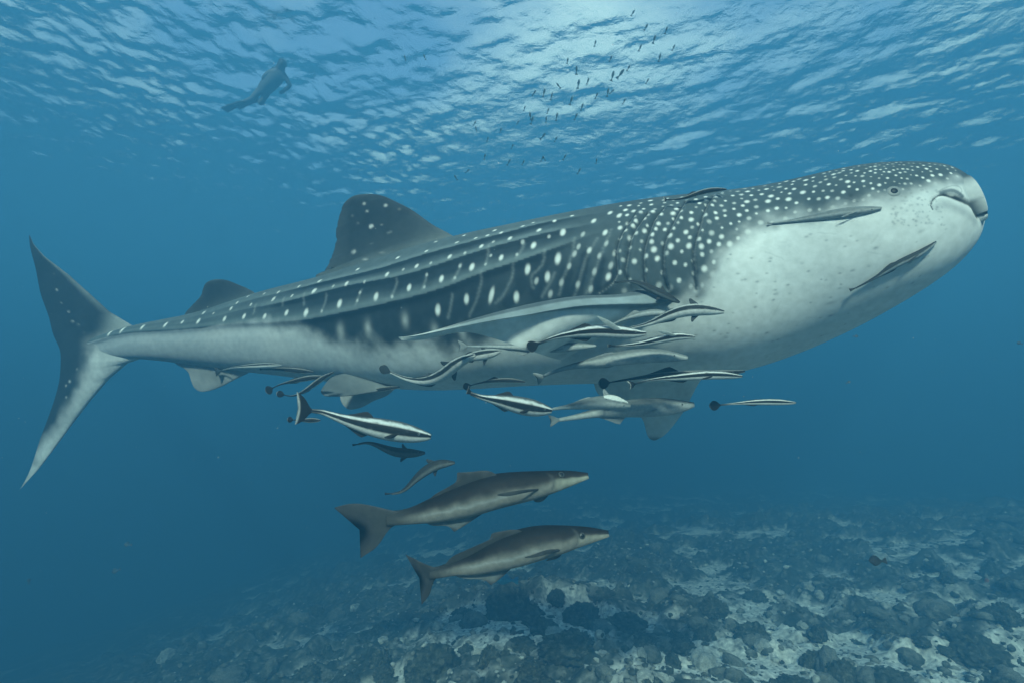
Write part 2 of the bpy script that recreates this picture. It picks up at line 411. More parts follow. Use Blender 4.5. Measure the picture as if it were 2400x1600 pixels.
spots([(1026, 728), (1093, 701), (1211, 696), (1236, 632), (1284, 650), (1308, 606)], 8, 1.9, .15)
spots([(1151, 693)], 7, 3.2, .35)
spots([(797, 777), (863, 770), (950, 751), (1020, 775), (1085, 782)], 11, 1.7, 0, .45, None, .9)
spots([(1382, 588), (1419, 546), (1391, 518), (1452, 505), (1429, 500), (1425, 650)], 6.6, 1.5, .35)
spots([(1356, 578), (1347, 596), (1333, 625), (1315, 663), (1354, 667), (1405, 601), (1394, 638), (1384, 678), (1431, 622), (1440, 592), (1422, 570), (1366, 550), (1290, 690), (1258, 660)], 5.8, 1.7, .35, .6)
spots([(721, 733), (673, 734), (622, 742), (574, 742), (528, 748), (467, 753), (391, 761), (336, 768), (290, 773), (261, 780), (230, 785)], 5.8, 1.25, .3)
spots([(740, 684, 6), (687, 695), (643, 701, 5.5), (588, 714), (542, 723, 5), (582, 694), (556, 709), (477, 733), (429, 755), (702, 672), (652, 685), (620, 688, 3), (500, 735, 3)], 4.2, 1.1, .2, .85)
# pale upright lines between the spots
for ln in ([(1148, 575), (1144, 600), (1140, 622)], [(1229, 570), (1222, 590), (1212, 605)], [(1000, 645), (998, 660), (992, 678)], [(932, 655), (928, 675), (920, 695)], [(847, 680), (842, 695), (836, 715)], [(1080, 620), (1074, 640), (1064, 658)],
           [(1203, 622), (1200, 650), (1196, 660), (1182, 690), (1160, 712)], [(1277, 590), (1270, 620), (1245, 655), (1250, 675)], [(1130, 640), (1126, 670), (1112, 715), (1100, 740)], [(766, 690), (762, 712), (757, 728)],
           [(1347, 560), (1340, 600), (1325, 640), (1310, 690)], [(1400, 560), (1372, 610), (1355, 668), (1345, 700)], [(1432, 540), (1408, 600), (1390, 650), (1372, 695)], [(1300, 640), (1288, 665), (1270, 695)], [(1060, 690), (1056, 720), (1050, 745)], [(668, 700), (664, 716)], [(716, 690), (712, 715)], [(600, 715), (596, 735)]):
    for h in line_hits(ln, 26): stamp(LINE, h[0], h[1], .011, .011, .2)
# dark upright bars behind the gills
for ln in ([(1330, 640), (1322, 670), (1316, 705)], [(1372, 600), (1362, 650), (1340, 700)], [(1412, 610), (1404, 650), (1395, 690)], [(1290, 600), (1262, 640), (1262, 690)], [(1440, 630), (1430, 665), (1410, 695)], [(1215, 640), (1222, 660), (1190, 710)]):
    for h in line_hits(ln, 24): stamp(SOFT, h[0], h[1], .03, .03, .9)
# crowded spots of the head and gills
def head_low(x): return np.interp(x, [1440, 1632, 1708, 1746, 1800, 1836, 1889, 2004, 2060, 2157, 2259], [690, 690, 625, 570, 530, 516, 500, 478, 455, 440, 412])
def head_top(x): return np.interp(x, [1440, 1555, 1708, 1800, 1902, 1979, 2055, 2132, 2183, 2234, 2269], [482, 466, 448, 434, 414, 394, 383, 379, 382, 393, 416])
pts = []
for k in range(16000):
    x = 1450+RNG.random()*795; lo_, hi_ = head_top(x), head_low(x)
    y = lo_+(hi_-lo_)*RNG.random()
    f_ = (y-lo_)/max(hi_-lo_, 1)
    size = np.interp(x, [1440, 1700, 1900, 2010, 2060, 2110, 2260], [20, 19, 18, 14.5, 11, 10.5, 14])*(.9+.35*f_)
    sy = max(.30+1.0*f_, .3) if x < 2040 else max(.45+.75*f_, .4)
    sy = min(sy, 1.25)
    if math.hypot(x-2095, y-449) < 19 or math.hypot(x-1995, y-458) < 12: continue
    if any(abs(q[0]-x) < 30 and ((q[0]-x)/(.5*(q[2]+size)))**2+((q[1]-y)/(.5*(q[3]+sy*size)))**2 < 1 for q in pts): continue
    pts.append((x, y, size, sy*size, f_))
for x, y, s_, sy, f_ in pts:
    h = hit(x, y)
    if h is None: continue
    r = px_m(h)*s_*np.clip(.215+.09*RNG.normal()*.6, .13, .30)
    v_ = 1.0 if RNG.random() < .7 else .6
    if f_ > .86: v_ *= .55
    stamp(SPOT, h[0], h[1], r*1.05, r*1.15, v_, 2.0, RNG.random()*.4)
# gill slits
GILLS = [[(1672, 459), (1652, 490), (1637, 538), (1629, 564), (1624, 604), (1628, 645), (1632, 680)], [(1604, 475), (1588, 502), (1570, 538), (1555, 579), (1553, 610), (1555, 648), (1566, 680)],
         [(1555, 490), (1535, 513), (1522, 543), (1509, 584), (1507, 622), (1510, 665)], [(1517, 500), (1491, 536), (1479, 559), (1468, 610), (1465, 642), (1472, 660)], [(1489, 500), (1476, 518), (1453, 556), (1443, 610), (1443, 648), (1402, 686)]]
RIM = np.zeros((NU, NV)); FLAP = np.zeros((NU, NV))
for ln in GILLS:
    for h in line_hits(ln, 150):
        stamp(CUT, h[0], h[1], .0068, .0068, .95, 1.3)
    for h in line_hits([(x+3.5, y) for x, y in ln], 150):
        stamp(RIM, h[0], h[1], .006, .006, .8)
    for h in line_hits([(x+11, y) for x, y in ln], 90):
        stamp(FLAP, h[0], h[1], .03, .03, 1.)
DISP += .018*FLAP-.03*CUT
# the mouth: a dark slit from the corner round the front of the snout, folds above it
MOUTH = [(2187, 492), (2183, 479), (2191, 465), (2208, 457), (2226, 458), (2246, 465), (2264, 473), (2282, 484), (2296, 496), (2304, 502)]
DARKM = np.zeros((NU, NV))
for k, h in enumerate(line_hits(MOUTH, 200)):
    t_ = k/200
    r = .0034+.0115*sstep(.22, .5, t_)*(1-.4*sstep(.7, 1, t_))
    stamp(DARKM, h[0], h[1], r, r, 1-.15*sstep(.55, .8, t_), 1.3)
for h in line_hits([(2196, 452), (2208, 444), (2224, 438), (2240, 436), (2250, 440), (2254, 450), (2247, 458)], 120): stamp(CUT, h[0], h[1], .0028, .0028, .35)
for h in line_hits([(2196, 486), (2210, 480), (2235, 486), (2262, 500), (2285, 520)], 60): stamp(MARK, h[0], h[1], .024, .024, .35)  # soft shading under the lower lip, painted into the skin colour
for h in line_hits([(2206, 452), (2218, 448), (2232, 447), (2246, 452), (2256, 460)], 50): stamp(MARK, h[0], h[1], .011, .011, .95, 1.6)
for h in line_hits([(2224, 454), (2236, 457)], 16): stamp(LIP, h[0], h[1], .006, .006, 1.)
for h in line_hits([(2262, 432), (2276, 450), (2288, 470), (2296, 484)], 50): stamp(MARK, h[0], h[1], .05, .05, .3)
for h in line_hits([(2236, 428), (2256, 428)], 20): stamp(MARK, h[0], h[1], .02, .02, .5)
DISP += -.009*DARKM+.0*LIP-.002*CUT*(SEC > along(2150, 460))[:, None]
# eye socket, spiracle, small dark freckles of the pale cheek, scars on the belly
eye_h = hit(2095, 449); sp_h = hit(1995, 459)
SOCK = np.zeros((NU, NV)); stamp(SOCK, eye_h[0], eye_h[1], .036, .036, 1, 3)
stamp(CUT, sp_h[0], sp_h[1], .011, .014, .9); 
for h in line_hits([(1975, 463), (2000, 470), (2012, 474)], 20): stamp(CUT, h[0], h[1], .004, .004, .4)
FREC = np.zeros((NU, NV))
for k in range(210):
    x, y = (2090+RNG.random()*120, 440+RNG.random()*90) if k < 90 else (1620+RNG.random()*620, 520+RNG.random()*330)
    h = hit(x, y)
    if h: r = .003+.004*RNG.random(); stamp(FREC, h[0], h[1], r*(1.6 if k > 90 else 1), r, .3+.35*RNG.random(), 1, 0, 'max', False)
for k in range(34):                                  # fine scratches
    x, y = 1600+RNG.random()*620, 540+RNG.random()*300; an = -.3+RNG.normal()*.5; L_ = 10+45*RNG.random()
    for h in line_hits([(x, y), (x+L_*math.cos(an), y+L_*math.sin(an))], 90, False): stamp(FREC, h[0], h[1], .0026, .0026, .05+.05*(k % 3), 1, 0, 'max', False)
for x, y, a, b_ in ((1945, 711, .03, .01), (2160, 541, .02, .01), (2178, 523, .015, .008), (1820, 690, .012, .01), (1700, 790, .014, .012), (1800, 830, .03, .006), (1480, 890, .02, .008), (1335, 746, .016, .004)):
    h = hit(x, y)
    if h: stamp(FREC, h[0], h[1], a, b_, .35, 1, 0, 'max', False)
for _ in range(3): DISP = (np.roll(DISP, 1, 1)+np.roll(DISP, -1, 1)+2*DISP)/4; DISP[1:-1] = (DISP[:-2]+DISP[2:]+2*DISP[1:-1])/4
V = V+NORM*DISP[..., None]
cd0, cd1 = np.array((.017, .026, .034)), np.array((.100, .128, .138))
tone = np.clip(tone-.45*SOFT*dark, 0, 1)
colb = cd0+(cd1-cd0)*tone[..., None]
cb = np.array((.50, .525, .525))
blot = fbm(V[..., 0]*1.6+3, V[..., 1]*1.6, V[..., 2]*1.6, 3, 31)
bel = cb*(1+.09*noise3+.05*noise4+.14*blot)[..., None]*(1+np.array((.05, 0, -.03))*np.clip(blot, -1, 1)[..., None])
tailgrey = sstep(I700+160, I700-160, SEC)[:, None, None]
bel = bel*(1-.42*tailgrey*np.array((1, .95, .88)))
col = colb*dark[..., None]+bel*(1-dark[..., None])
wh = np.clip(SPOT, 0, 1)*(.25+.75*sstep(.15, .7, dark)); col = col*(1-wh[..., None])+np.array((.53, .56, .55))*wh[..., None]
ln_ = np.clip(LINE*dark*(1-wh), 0, 1); col = col*(1-ln_[..., None])+np.array((.36, .40, .40))*ln_[..., None]
rim = np.clip(RIM*.5, 0, 1); col = col*(1-rim[..., None])+np.array((.36, .38, .37))*rim[..., None]
for fld, c_ in ((MARK, (.11, .13, .145)), (CUT, (.02, .026, .03)), (DARKM, (.015, .018, .02)), (FREC, (.12, .13, .13))):
    q = np.clip(fld, 0, 1)[..., None]; col = col*(1-q)+np.array(c_)*q
q = np.clip(LIP, 0, 1)[..., None]*.8; col = col*(1-q)+np.array((.42, .43, .42))*q
verts = np.concatenate([V.reshape(-1, 3), V[0].mean(0)[None], (V[-1].mean(0)+STAN[-1]*.012)[None]])
j = np.arange(NV); j2 = (j+1) % NV
capA = np.stack([np.full(NV, NU*NV), j2, j], 1); capB = np.stack([np.full(NV, NU*NV+1), (NU-1)*NV+j, (NU-1)*NV+j2], 1)
shark = empty('whale_shark', SC[NU//2])
tag(shark, 'huge spotted whale shark with white belly swimming right through the middle', 'whale shark')
col_all = np.concatenate([col.reshape(-1, 3), col[0].mean(0)[None], col[-1].mean(0)[None]])
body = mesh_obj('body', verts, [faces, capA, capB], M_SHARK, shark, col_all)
SHARK_BVH = BVHTree.FromPolygons([Vector(p) for p in V[::5, ::4].reshape(-1, 3)], grid_faces(len(range(0, NU, 5)), NV//4).tolist())

# ------------------------------------------------------------------ fins: plates with a rounded leading edge and a thin trailing edge
def fin(name, lead, trail, thick, mat, parent, color, n=70, mchord=26, flare=1.2, notch=0.0, rag=0.0, double=False, blunt=0.):
    """lead / trail: outline points (px, py, distance) from the base to the tip; color(s, c, side) gives the skin colour."""
    L = Pa(resample(lead, n)); R = Pa(resample(trail, n))
    c = (1-np.cos(np.linspace(0, math.pi, mchord)))/2
    s = np.linspace(0, 1, n)
    if rag:
        w_ = np.interp(s, [0, .25, .9, 1], [0, 1, 1, 0])*rag*(vnoise(s*23, 0*s, seed=len(name))+.5*vnoise(s*61, 0*s, seed=3))
        R = R+(R-L)*w_[:, None]
    G = L[:, None, :]+(R-L)[:, None, :]*c[None, :, None]
    if notch:
        span = (L[-1]+R[-1]-L[0]-R[0])/2
        G = G-(notch*(s**2)[:, None, None]*(4*c*(1-c))[None, :, None])*span
    du = np.gradient(G, axis=0); dv = np.gradient(G, axis=1)
    N = nrm(np.cross(du, dv)); mean_n = nrm(N.reshape(-1, 3).mean(0)); N = np.where((N@mean_n)[..., None] < 0, -N, N)
    bad = np.linalg.norm(np.cross(du, dv), axis=-1) < 1e-9; N[bad] = mean_n
    # even out normals so the plate does not crease at the tip
    N = nrm(N*.5+mean_n*.5)
    prof = (np.sqrt(np.clip(c, 0, 1))*1.4*(1-c)**.85+.03*(1-c))
    prof[0] = 0; prof[-1] = 0
    chord = np.linalg.norm(R-L, axis=1)
    tt = thick*(1-.72*s)*np.minimum(1, chord/(.35*chord.max()))*(1+flare*np.exp(-s/.06))
    if double: tt = thick*np.minimum(1, chord/(.45*chord.max()))*(1-.55*np.abs(2*s-1))
    if blunt: prof = prof+blunt*np.exp(-(c/.10)**2)*np.sqrt(np.clip(c/.02, 0, 1))
    off = prof[None, :, None]*tt[:, None, None]*N
    A, B = G+off, G-off
    Vv = np.concatenate([A, B[:, 1:-1][:, ::-1]], 1)         # closed ring round the chord
    nv = Vv.shape[1]
    toward = np.sign(-(mean_n@nrm(G.reshape(-1, 3).mean(0)-CAM)))   # +1 when side A faces the camera
    ss = np.repeat(s[:, None], nv, 1); cc = np.concatenate([c, c[1:-1][::-1]])[None].repeat(n, 0)
    side = np.concatenate([np.ones(mchord), -np.ones(mchord-2)])[None].repeat(n, 0)*toward
    colr = color(ss, cc, side, Vv)
    vv = np.concatenate([Vv.reshape(-1, 3), Vv[0].mean(0)[None], Vv[-1].mean(0)[None]])
    j = np.arange(nv); j2 = (j+1) % nv
    f1 = np.stack([np.full(nv, n*nv), j2, j], 1); f2 = np.stack([np.full(nv, n*nv+1), (n-1)*nv+j, (n-1)*nv+j2], 1)
    cc3 = np.concatenate([colr.reshape(-1, 3), colr[0].mean(0)[None], colr[-1].mean(0)[None]])
    return mesh_obj(name, vv, [grid_faces(n, nv), f1, f2], mat, parent, cc3)
def px_of(Vv):
    r = Vv-CAM; d = r@FWD
    return 1200+FPX*(r@RIGHT)/d, 800-FPX*(r@UPV)/d
def spotted(base, spots3, edge=None, n_seed=1):
    """Fin colouring: a base function plus round pale spots at points of the fin."""
    def f(s, c, side, Vv):
        col = base(s, c, side, Vv)
        nz = fbm(Vv[..., 0]*7, Vv[..., 1]*7, Vv[..., 2]*7, 4, n_seed)
        col = col*(1+.3*nz)[..., None]
        for p, r, v in spots3:
            q = np.exp(-(np.linalg.norm((Vv-p)*np.array((1, .25, 1)), axis=-1)/(r*.72))**3*1.1)*v
            col = col*(1-q[..., None])+np.array((.50, .52, .52))*q[..., None]
        return col
    return f
def flat(c): return lambda s, cc, side, Vv: np.ones(s.shape+(3,))*np.array(c)
DK = np.array((.020, .027, .034))
def with_d(l, d=None): return [(x, y, dspine(x)) for x, y in l]
def dorsal_base(s, c, side, Vv):
    k = np.exp(-s/.16)[..., None]*.85+.12*sstep(.75, 1, c)[..., None]+.25*sstep(.8, 1, s)[..., None]
    return DK*(1-k)+np.array((.13, .15, .15))*k
d1 = dspine(900)
fin('first_dorsal_fin', with_d([(1075, 562), (1040, 541), (1019, 530), (968, 494), (930, 474), (899, 460), (868, 455), (845, 456)], d1),
    with_d([(772, 668), (740, 645), (757, 639), (771, 617), (785, 586), (788, 553), (791, 522), (799, 494), (812, 471), (828, 460), (840, 456.5)]), .075, M_SHARK, shark,
    spotted(dorsal_base, [(P(x, y, d1), r*d1/FPX, v) for x, y, r, v in ((906, 485, 6, .9), (851, 475, 6, .6), (859, 494, 5, .6), (940, 497, 6, .6), (972, 517, 6, .8), (870, 531, 7, .95), (917, 550, 6, .85), (825, 587, 8, .9), (869, 573, 3, .7), (820, 500, 6, .4), (835, 520, 5, .3), (897, 530, 4, .4), (899, 595, 6, .5), (857, 607, 6, .5), (960, 568, 6, .6))]), n=110, mchord=60, rag=.012)
d2 = 4.6
fin('second_dorsal_fin', with_d([(612, 700), (599, 688), (555, 666), (526, 656), (505, 655)], d2), with_d([(470, 745), (432, 738), (443, 723), (459, 707), (472, 691), (481, 666), (490, 659), (500, 656)], d2+.02), .045, M_SHARK, shark, spotted(dorsal_base, [(P(508, 696, d2), .01, .6)]), rag=.01)
# tail: upper and lower lobe of one crescent
d3 = 4.97
TAIL_S = [(167, 732, 4, .8), (179, 755, 5, .8), (196, 763, 5, .9), (212, 782, 5.5, .9), (131, 679, 4, .6), (175, 752, 3, .6), (120, 640, 3, .4), (230, 785, 5, .9), (145, 710, 3, .4), (212, 690, 3, .2)]
def upper_tail(s, c, side, Vv):
    x, y = px_of(Vv)
    k = np.clip(sstep(225, 285, x+.35*(y-745))*sstep(690, 750, y), 0, 1)[..., None]
    k = np.maximum(k, .55*sstep(.16, .0, c)[..., None]*sstep(.1, .6, s)[..., None])
    return DK*.95*(1-k)+np.array((.17, .19, .19))*k
def lower_tail(s, c, side, Vv):
    x, y = px_of(Vv)
    edge = np.interp(y, [790, 819, 851, 883, 924, 972, 1043, 1148], [127, 140, 142, 140, 131, 115, 89, 45])
    k = sstep(14, 62, (x-edge)+8*vnoise(y*.05, x*.05, seed=4)-np.interp(y, [800, 900, 1000, 1060], [34, 12, -8, -40]))[..., None]
    return DK*(1-k)+np.array((.42, .44, .44))*k
def tail_colors(s, c, side, Vv):
    x, y = px_of(Vv)
    k = sstep(775, 835, y+.25*(x-200))[..., None]
    return upper_tail(np.abs(1-2*s), c, side, Vv)*(1-k)+lower_tail(s, c, side, Vv)*k
CL = resample([(70, 552, 5.12), (79, 573, 5.1), (105, 602, 5.06), (159, 643, 5.0), (207, 686, 4.95), (255, 730, 4.9), (312, 764, 4.83), (345, 790, 4.8), (350, 812, 4.8), (330, 840, 4.82), (298, 851, 4.86), (253, 889, 4.92), (208, 942, 4.97), (167, 996, 5.02), (119, 1061, 5.07), (89, 1100, 5.1), (45, 1148, 5.14)], 200, False)
CT = resample([(68, 553, 5.12), (70, 575, 5.11), (83, 628, 5.09), (96, 691, 5.06), (116, 749, 5.03), (126, 787, 5.02), (140, 819, 5.0), (142, 851, 5.0), (140, 883, 5.01), (131, 924, 5.03), (115, 972, 5.05), (89, 1043, 5.09), (68, 1106, 5.12), (45, 1149, 5.14)], 200, True)
fin('caudal_fin', CL, CT, .075, M_SHARK, shark, spotted(tail_colors, [(P(x, y, 4.98), r*4.98/FPX, v) for x, y, r, v in TAIL_S+[(191, 865, 5, .8), (167, 893, 5, .8), (155, 903, 4, .7), (208, 880, 3, .6), (156, 930, 4, .6)]]), n=220, mchord=60, flare=0, double=True)
def pale_fin(g):
    def f(s, c, side, Vv):
        k = (.25*np.exp(-((s-.45)/.25)**2-((c-.55)/.3)**2))[..., None]
        return np.ones(s.shape+(3,))*np.array((g, g*1.03, g*1.02))*(1-k)
    return f
d4 = 4.5
fin('anal_fin', with_d([(610, 850), (580, 874), (562, 883), (521, 904), (490, 915), (476, 917)], d4), with_d([(425, 835), (411, 851), (431, 862), (446, 883), (455, 907), (463, 914), (472, 917)], d4), .05, M_SHARK, shark, spotted(pale_fin(.22), []), rag=.012)
def pelv(s, c, side, Vv):
    k = sstep(.2, .75, s)[..., None]*.75
    return np.array((.13, .145, .15))*(1-k)+np.array((.045, .055, .062))*k
fin('pelvic_fin', [(940, 890, 3.95), (905, 910, 3.85), (860, 920, 3.78), (812, 927, 3.74), (775, 928, 3.72)], [(850, 868, 4.0), (810, 874, 3.92), (777, 884, 3.84), (757, 906, 3.77), (752, 918, 3.74), (762, 927, 3.72)], .035, M_SHARK, shark, spotted(pelv, []), flare=.1)
fin('pelvic_fin', [(930, 905, 4.1), (905, 927, 4.1), (877, 938, 4.1), (849, 953, 4.1), (822, 959, 4.1)], [(800, 890, 4.1), (797, 920, 4.1), (798, 935, 4.1), (806, 950, 4.1), (814, 957, 4.1)], .035, M_SHARK, shark, spotted(pale_fin(.26), []), flare=.2)
# near pectoral: dark upper side seen only along the thick leading edge, white underside
def pect(s, c, side, Vv):
    under = (side > 0)
    base = np.where(under[..., None], np.array((.56, .58, .57)), np.array((.07, .085, .095)))
    le = (sstep(.20, .11, c)*under)[..., None]
    base = base*(1-le)+np.array((.17, .205, .22))*le
    tip = (sstep(.74, .93, s)*sstep(.5, .1, c))[..., None]*.75
    return base*(1-tip)+np.array((.42, .44, .43))*tip
def surf(x, y):
    h = hit(x, y); return float(np.dot(h[2]-CAM, FWD))
PL = [(1610, 676, surf(1610, 676)+.07), (1560, 684, surf(1560, 684)+.015), (1510, 692, surf(1510, 692)-.05), (1450, 698, 2.91), (1370, 702, 2.85), (1250, 722, 2.78), (1130, 748, 2.72), (1010, 778, 2.68), (950, 789, 2.66), (934, 790, 2.66)]
PT = [(1360, 850, surf(1360, 850)+.08), (1310, 842, surf(1310, 842)-.02), (1250, 824, 2.90), (1189, 803, 2.85), (1140, 788, 2.81), (1090, 779, 2.775), (1040, 786, 2.745), (985, 797, 2.695), (940, 797, 2.665)]
fin('pectoral_fin', PL, PT, .07, M_SHARK, shark, spotted(pect, []), n=130, mchord=48, flare=.0, blunt=.8)
def pect_far(s, c, side, Vv):
    k = sstep(.9, .97, s)[..., None]
    return np.array((.46, .48, .47))*(1-k*.7)
fin('pectoral_fin', [(1690, 850, 3.85), (1642, 891, 3.9), (1609, 952, 4.0), (1582, 991, 4.05), (1550, 1024, 4.1), (1536, 1031, 4.12)], [(1392, 870, 3.95), (1396, 912, 4.0), (1440, 948, 4.05), (1507, 984, 4.1), (1515, 1013, 4.12), (1524, 1028, 4.12), (1531, 1031, 4.12)], .05, M_SHARK, shark, spotted(pect_far, []))
# eye: a grey iris ring round a black pupil
def lens_cap(name, centre, normal, r, h, mat, parent, seg=28, rings=8):
    n = nrm(np.asarray(normal, float)); a = nrm(np.cross(n, (0, 0, 1.0) if abs(n[2]) < .9 else (1.0, 0, 0))); b_ = np.cross(n, a)
    v = []; 
    for k in range(rings):
        ph = (k/(rings-1))*math.pi/2
        rr, hh = r*math.cos(ph), h*math.sin(ph)
        rr = max(rr, r*.01)
        for q in range(seg):
            an = 2*math.pi*q/seg; v.append(centre+a*rr*math.cos(an)+b_*rr*math.sin(an)+n*hh)
    v.append(centre-n*h*.4)
    j = np.arange(seg); j2 = (j+1) % seg
    top = ((rings-1)*seg+j)[None]
    base = np.stack([np.full(seg, rings*seg), j2, j], 1)
    return mesh_obj(name, np.array(v), [grid_faces(rings, seg), top, base], mat, parent)
def shark_eye(i, j):
    p = V[i, j]; n = NORM[i, j]
    e = lens_cap('eye', p-n*.002, n, .032, .006, M_IRIS, shark)
    lens_cap('pupil', p+n*.0025, n, .0165, .005, M_EYE, e)
shark_eye(eye_h[0], eye_h[1]); shark_eye(eye_h[0], (NV-eye_h[1]) % NV)
# ------------------------------------------------------------------ smaller fish
def shark_depth(px, py):
    d = Vector(P(px, py, 1.0)-CAM); L_ = d.length
    loc, no, idx, dist = SHARK_BVH.ray_cast(Vector(CAM), d.normalized())
    return None if loc is None else dist/L_
def fit_depth(pts, off, d_else, qdy=0):
    q = resample(pts, 15)+np.array((0, qdy)); t = np.linspace(0, 1, 15)
    h = [(a, shark_depth(x, y)) for a, (x, y) in zip(t, q[:, :2])]
    h = [(a, d) for a, d in h if d]
    if len(h) < 3: return np.full(len(pts), d_else)
    a, d = np.array(h).T
    if len(h) > 9: c = np.polyfit(a, d, 3 if len(h) > 12 else 2)
    else: c = (0, d.mean())
    f = np.polyval(c, t) if len(np.atleast_1d(c)) > 2 else np.full(15, d.mean()); off += max(0, (f[np.searchsorted(t, a)]-d).max())*.6
    s = np.r_[0, np.cumsum(np.hypot(*np.diff(np.array(pts, float)[:, :2], axis=0).T))]
    return np.polyval(c, s/s[-1])-off
def fish_frame(spine, n):
    sp = resample(spine, n); C = Pa(sp)
    tan = nrm(np.gradient(C, axis=0)); to = nrm(CAM-C)
    up = nrm(np.cross(tan, to)); up = np.where(((up*UPV).sum(1) < 0)[:, None], -up, up)
    lat = nrm(np.cross(up, tan)); lat = np.where(((lat*to).sum(1) < 0)[:, None], -lat, lat)
    return sp, C, tan, up, lat
def fish_body(spine, top, bot, wr, colorfn, mat, parent, n=64, nv=32, roll=0., name='body'):
    """top / bot: half heights (px) above and below the spine, at even steps tail to snout."""
    sp, C, tan, up, lat = fish_frame(spine, n)
    s = np.linspace(0, 1, n)
    tt = np.maximum(spline(np.linspace(0, 1, len(top)), np.array(top, float), s), .3); bb = np.maximum(spline(np.linspace(0, 1, len(bot)), np.array(bot, float), s), .3)
    mpx = sp[:, 2]/FPX
    cr, sr = math.cos(roll), math.sin(roll)
    up, lat = up*cr+lat*sr, lat*cr-up*sr
    th = np.linspace(0, 2*math.pi, nv, endpoint=False)
    c_, s_ = np.cos(th), np.sin(th)
    hgt = np.where(c_[None] > 0, tt[:, None], bb[:, None])*mpx[:, None]
    wid = (tt+bb)/2*mpx*(spline(np.linspace(0, 1, len(wr)), np.array(wr, float), s) if np.ndim(wr) else wr)
    Vv = C[:, None]+up[:, None]*(hgt*c_[None])[..., None]+lat[:, None]*(wid[:, None]*s_[None])[..., None]
    S = np.repeat(s[:, None], nv, 1); H = np.repeat(c_[None], n, 0)
    col = colorfn(S, H, Vv)
    vv = np.concatenate([Vv.reshape(-1, 3), Vv[0].mean(0)[None], Vv[-1].mean(0)[None]])
    j = np.arange(nv); j2 = (j+1) % nv
    f1 = np.stack([np.full(nv, n*nv), j2, j], 1); f2 = np.stack([np.full(nv, n*nv+1), (n-1)*nv+j, (n-1)*nv+j2], 1)
    o = mesh_obj(name, vv, [grid_faces(n, nv), f1, f2], mat, parent, np.concatenate([col.reshape(-1, 3), col[0].mean(0)[None], col[-1].mean(0)[None]]))
    return o, sp, Vv, tt, bb, lat, up
def mixc(a, b_, k): k = np.clip(k, 0, 1)[..., None]; return np.asarray(a)*(1-k)+np.asarray(b_)*k
def remora_colors(var, seed):
    def f(S, H, Vv):
        nz = fbm(Vv[..., 0]*40, Vv[..., 1]*40, Vv[..., 2]*40, 3, seed)*.10
        h = H+nz
        if var == 'striped':
            c = mixc((.43, .44, .43), (.33, .34, .34), sstep(-.5, -.95, h))
            c = mixc(c, (.012, .012, .013), sstep(-.34, -.22, h)*sstep(.56, .46, h))
            c = mixc(c, (.47, .49, .49), sstep(.48, .57, h)*sstep(.86, .76, h))
            c = mixc(c, (.06, .07, .075), sstep(.76, .9, h))
            c = mixc(c, (.012, .012, .013), sstep(.14, .03, S)*.8)
        elif var == 'dark':
            c = mixc((.014, .014, .015), (.42, .43, .42), sstep(.55, .8, h)*.35*sstep(.02, .2, S))
            c = mixc(c, (.34, .35, .34), sstep(-.55, -.85, h)*sstep(.15, .5, S))
        elif var == 'pale':
            c = mixc((.32, .34, .34), (.12, .135, .14), sstep(.2, .75, h))
            c = mixc(c, (.22, .245, .25), sstep(.28, .05, S)*.7)
            c = mixc(c, (.24, .26, .27), .5*sstep(-.3, -.7, h))
        elif var == 'grey':
            c = mixc((.24, .26, .265), (.028, .031, .034), sstep(.1, .6, h))
            c = mixc(c, (.03, .033, .036), sstep(.38, .12, S)*.85)
        elif var == 'slate':
            c = mixc((.10, .11, .112), (.022, .024, .026), sstep(-.35, .25, h))
        else:                                       # 'white': white flank, dark band high on the side
            c = mixc((.43, .44, .43), (.018, .019, .02), sstep(.02, .2, h)*sstep(.88, .74, h))
            c = mixc(c, (.28, .30, .30), sstep(.75, .9, h))
        gill = np.exp(-((S-.80-.03*H)/.007)**2)*.35*sstep(.9, .4, np.abs(H))
        return mixc(c, (.06, .065, .07), gill)
    return f
def fin_flat(c, tipc=None):
    def f(s, cc, side, Vv):
        a = np.ones(s.shape+(3,))*np.array(c)
        return mixc(a, tipc, sstep(.93, 1, s)*.6) if tipc is not None else a
    return f
PROF = np.array([.20, .26, .36, .50, .66, .82, .94, 1.0, .99, .90, .70, .30])
REMORAS = []
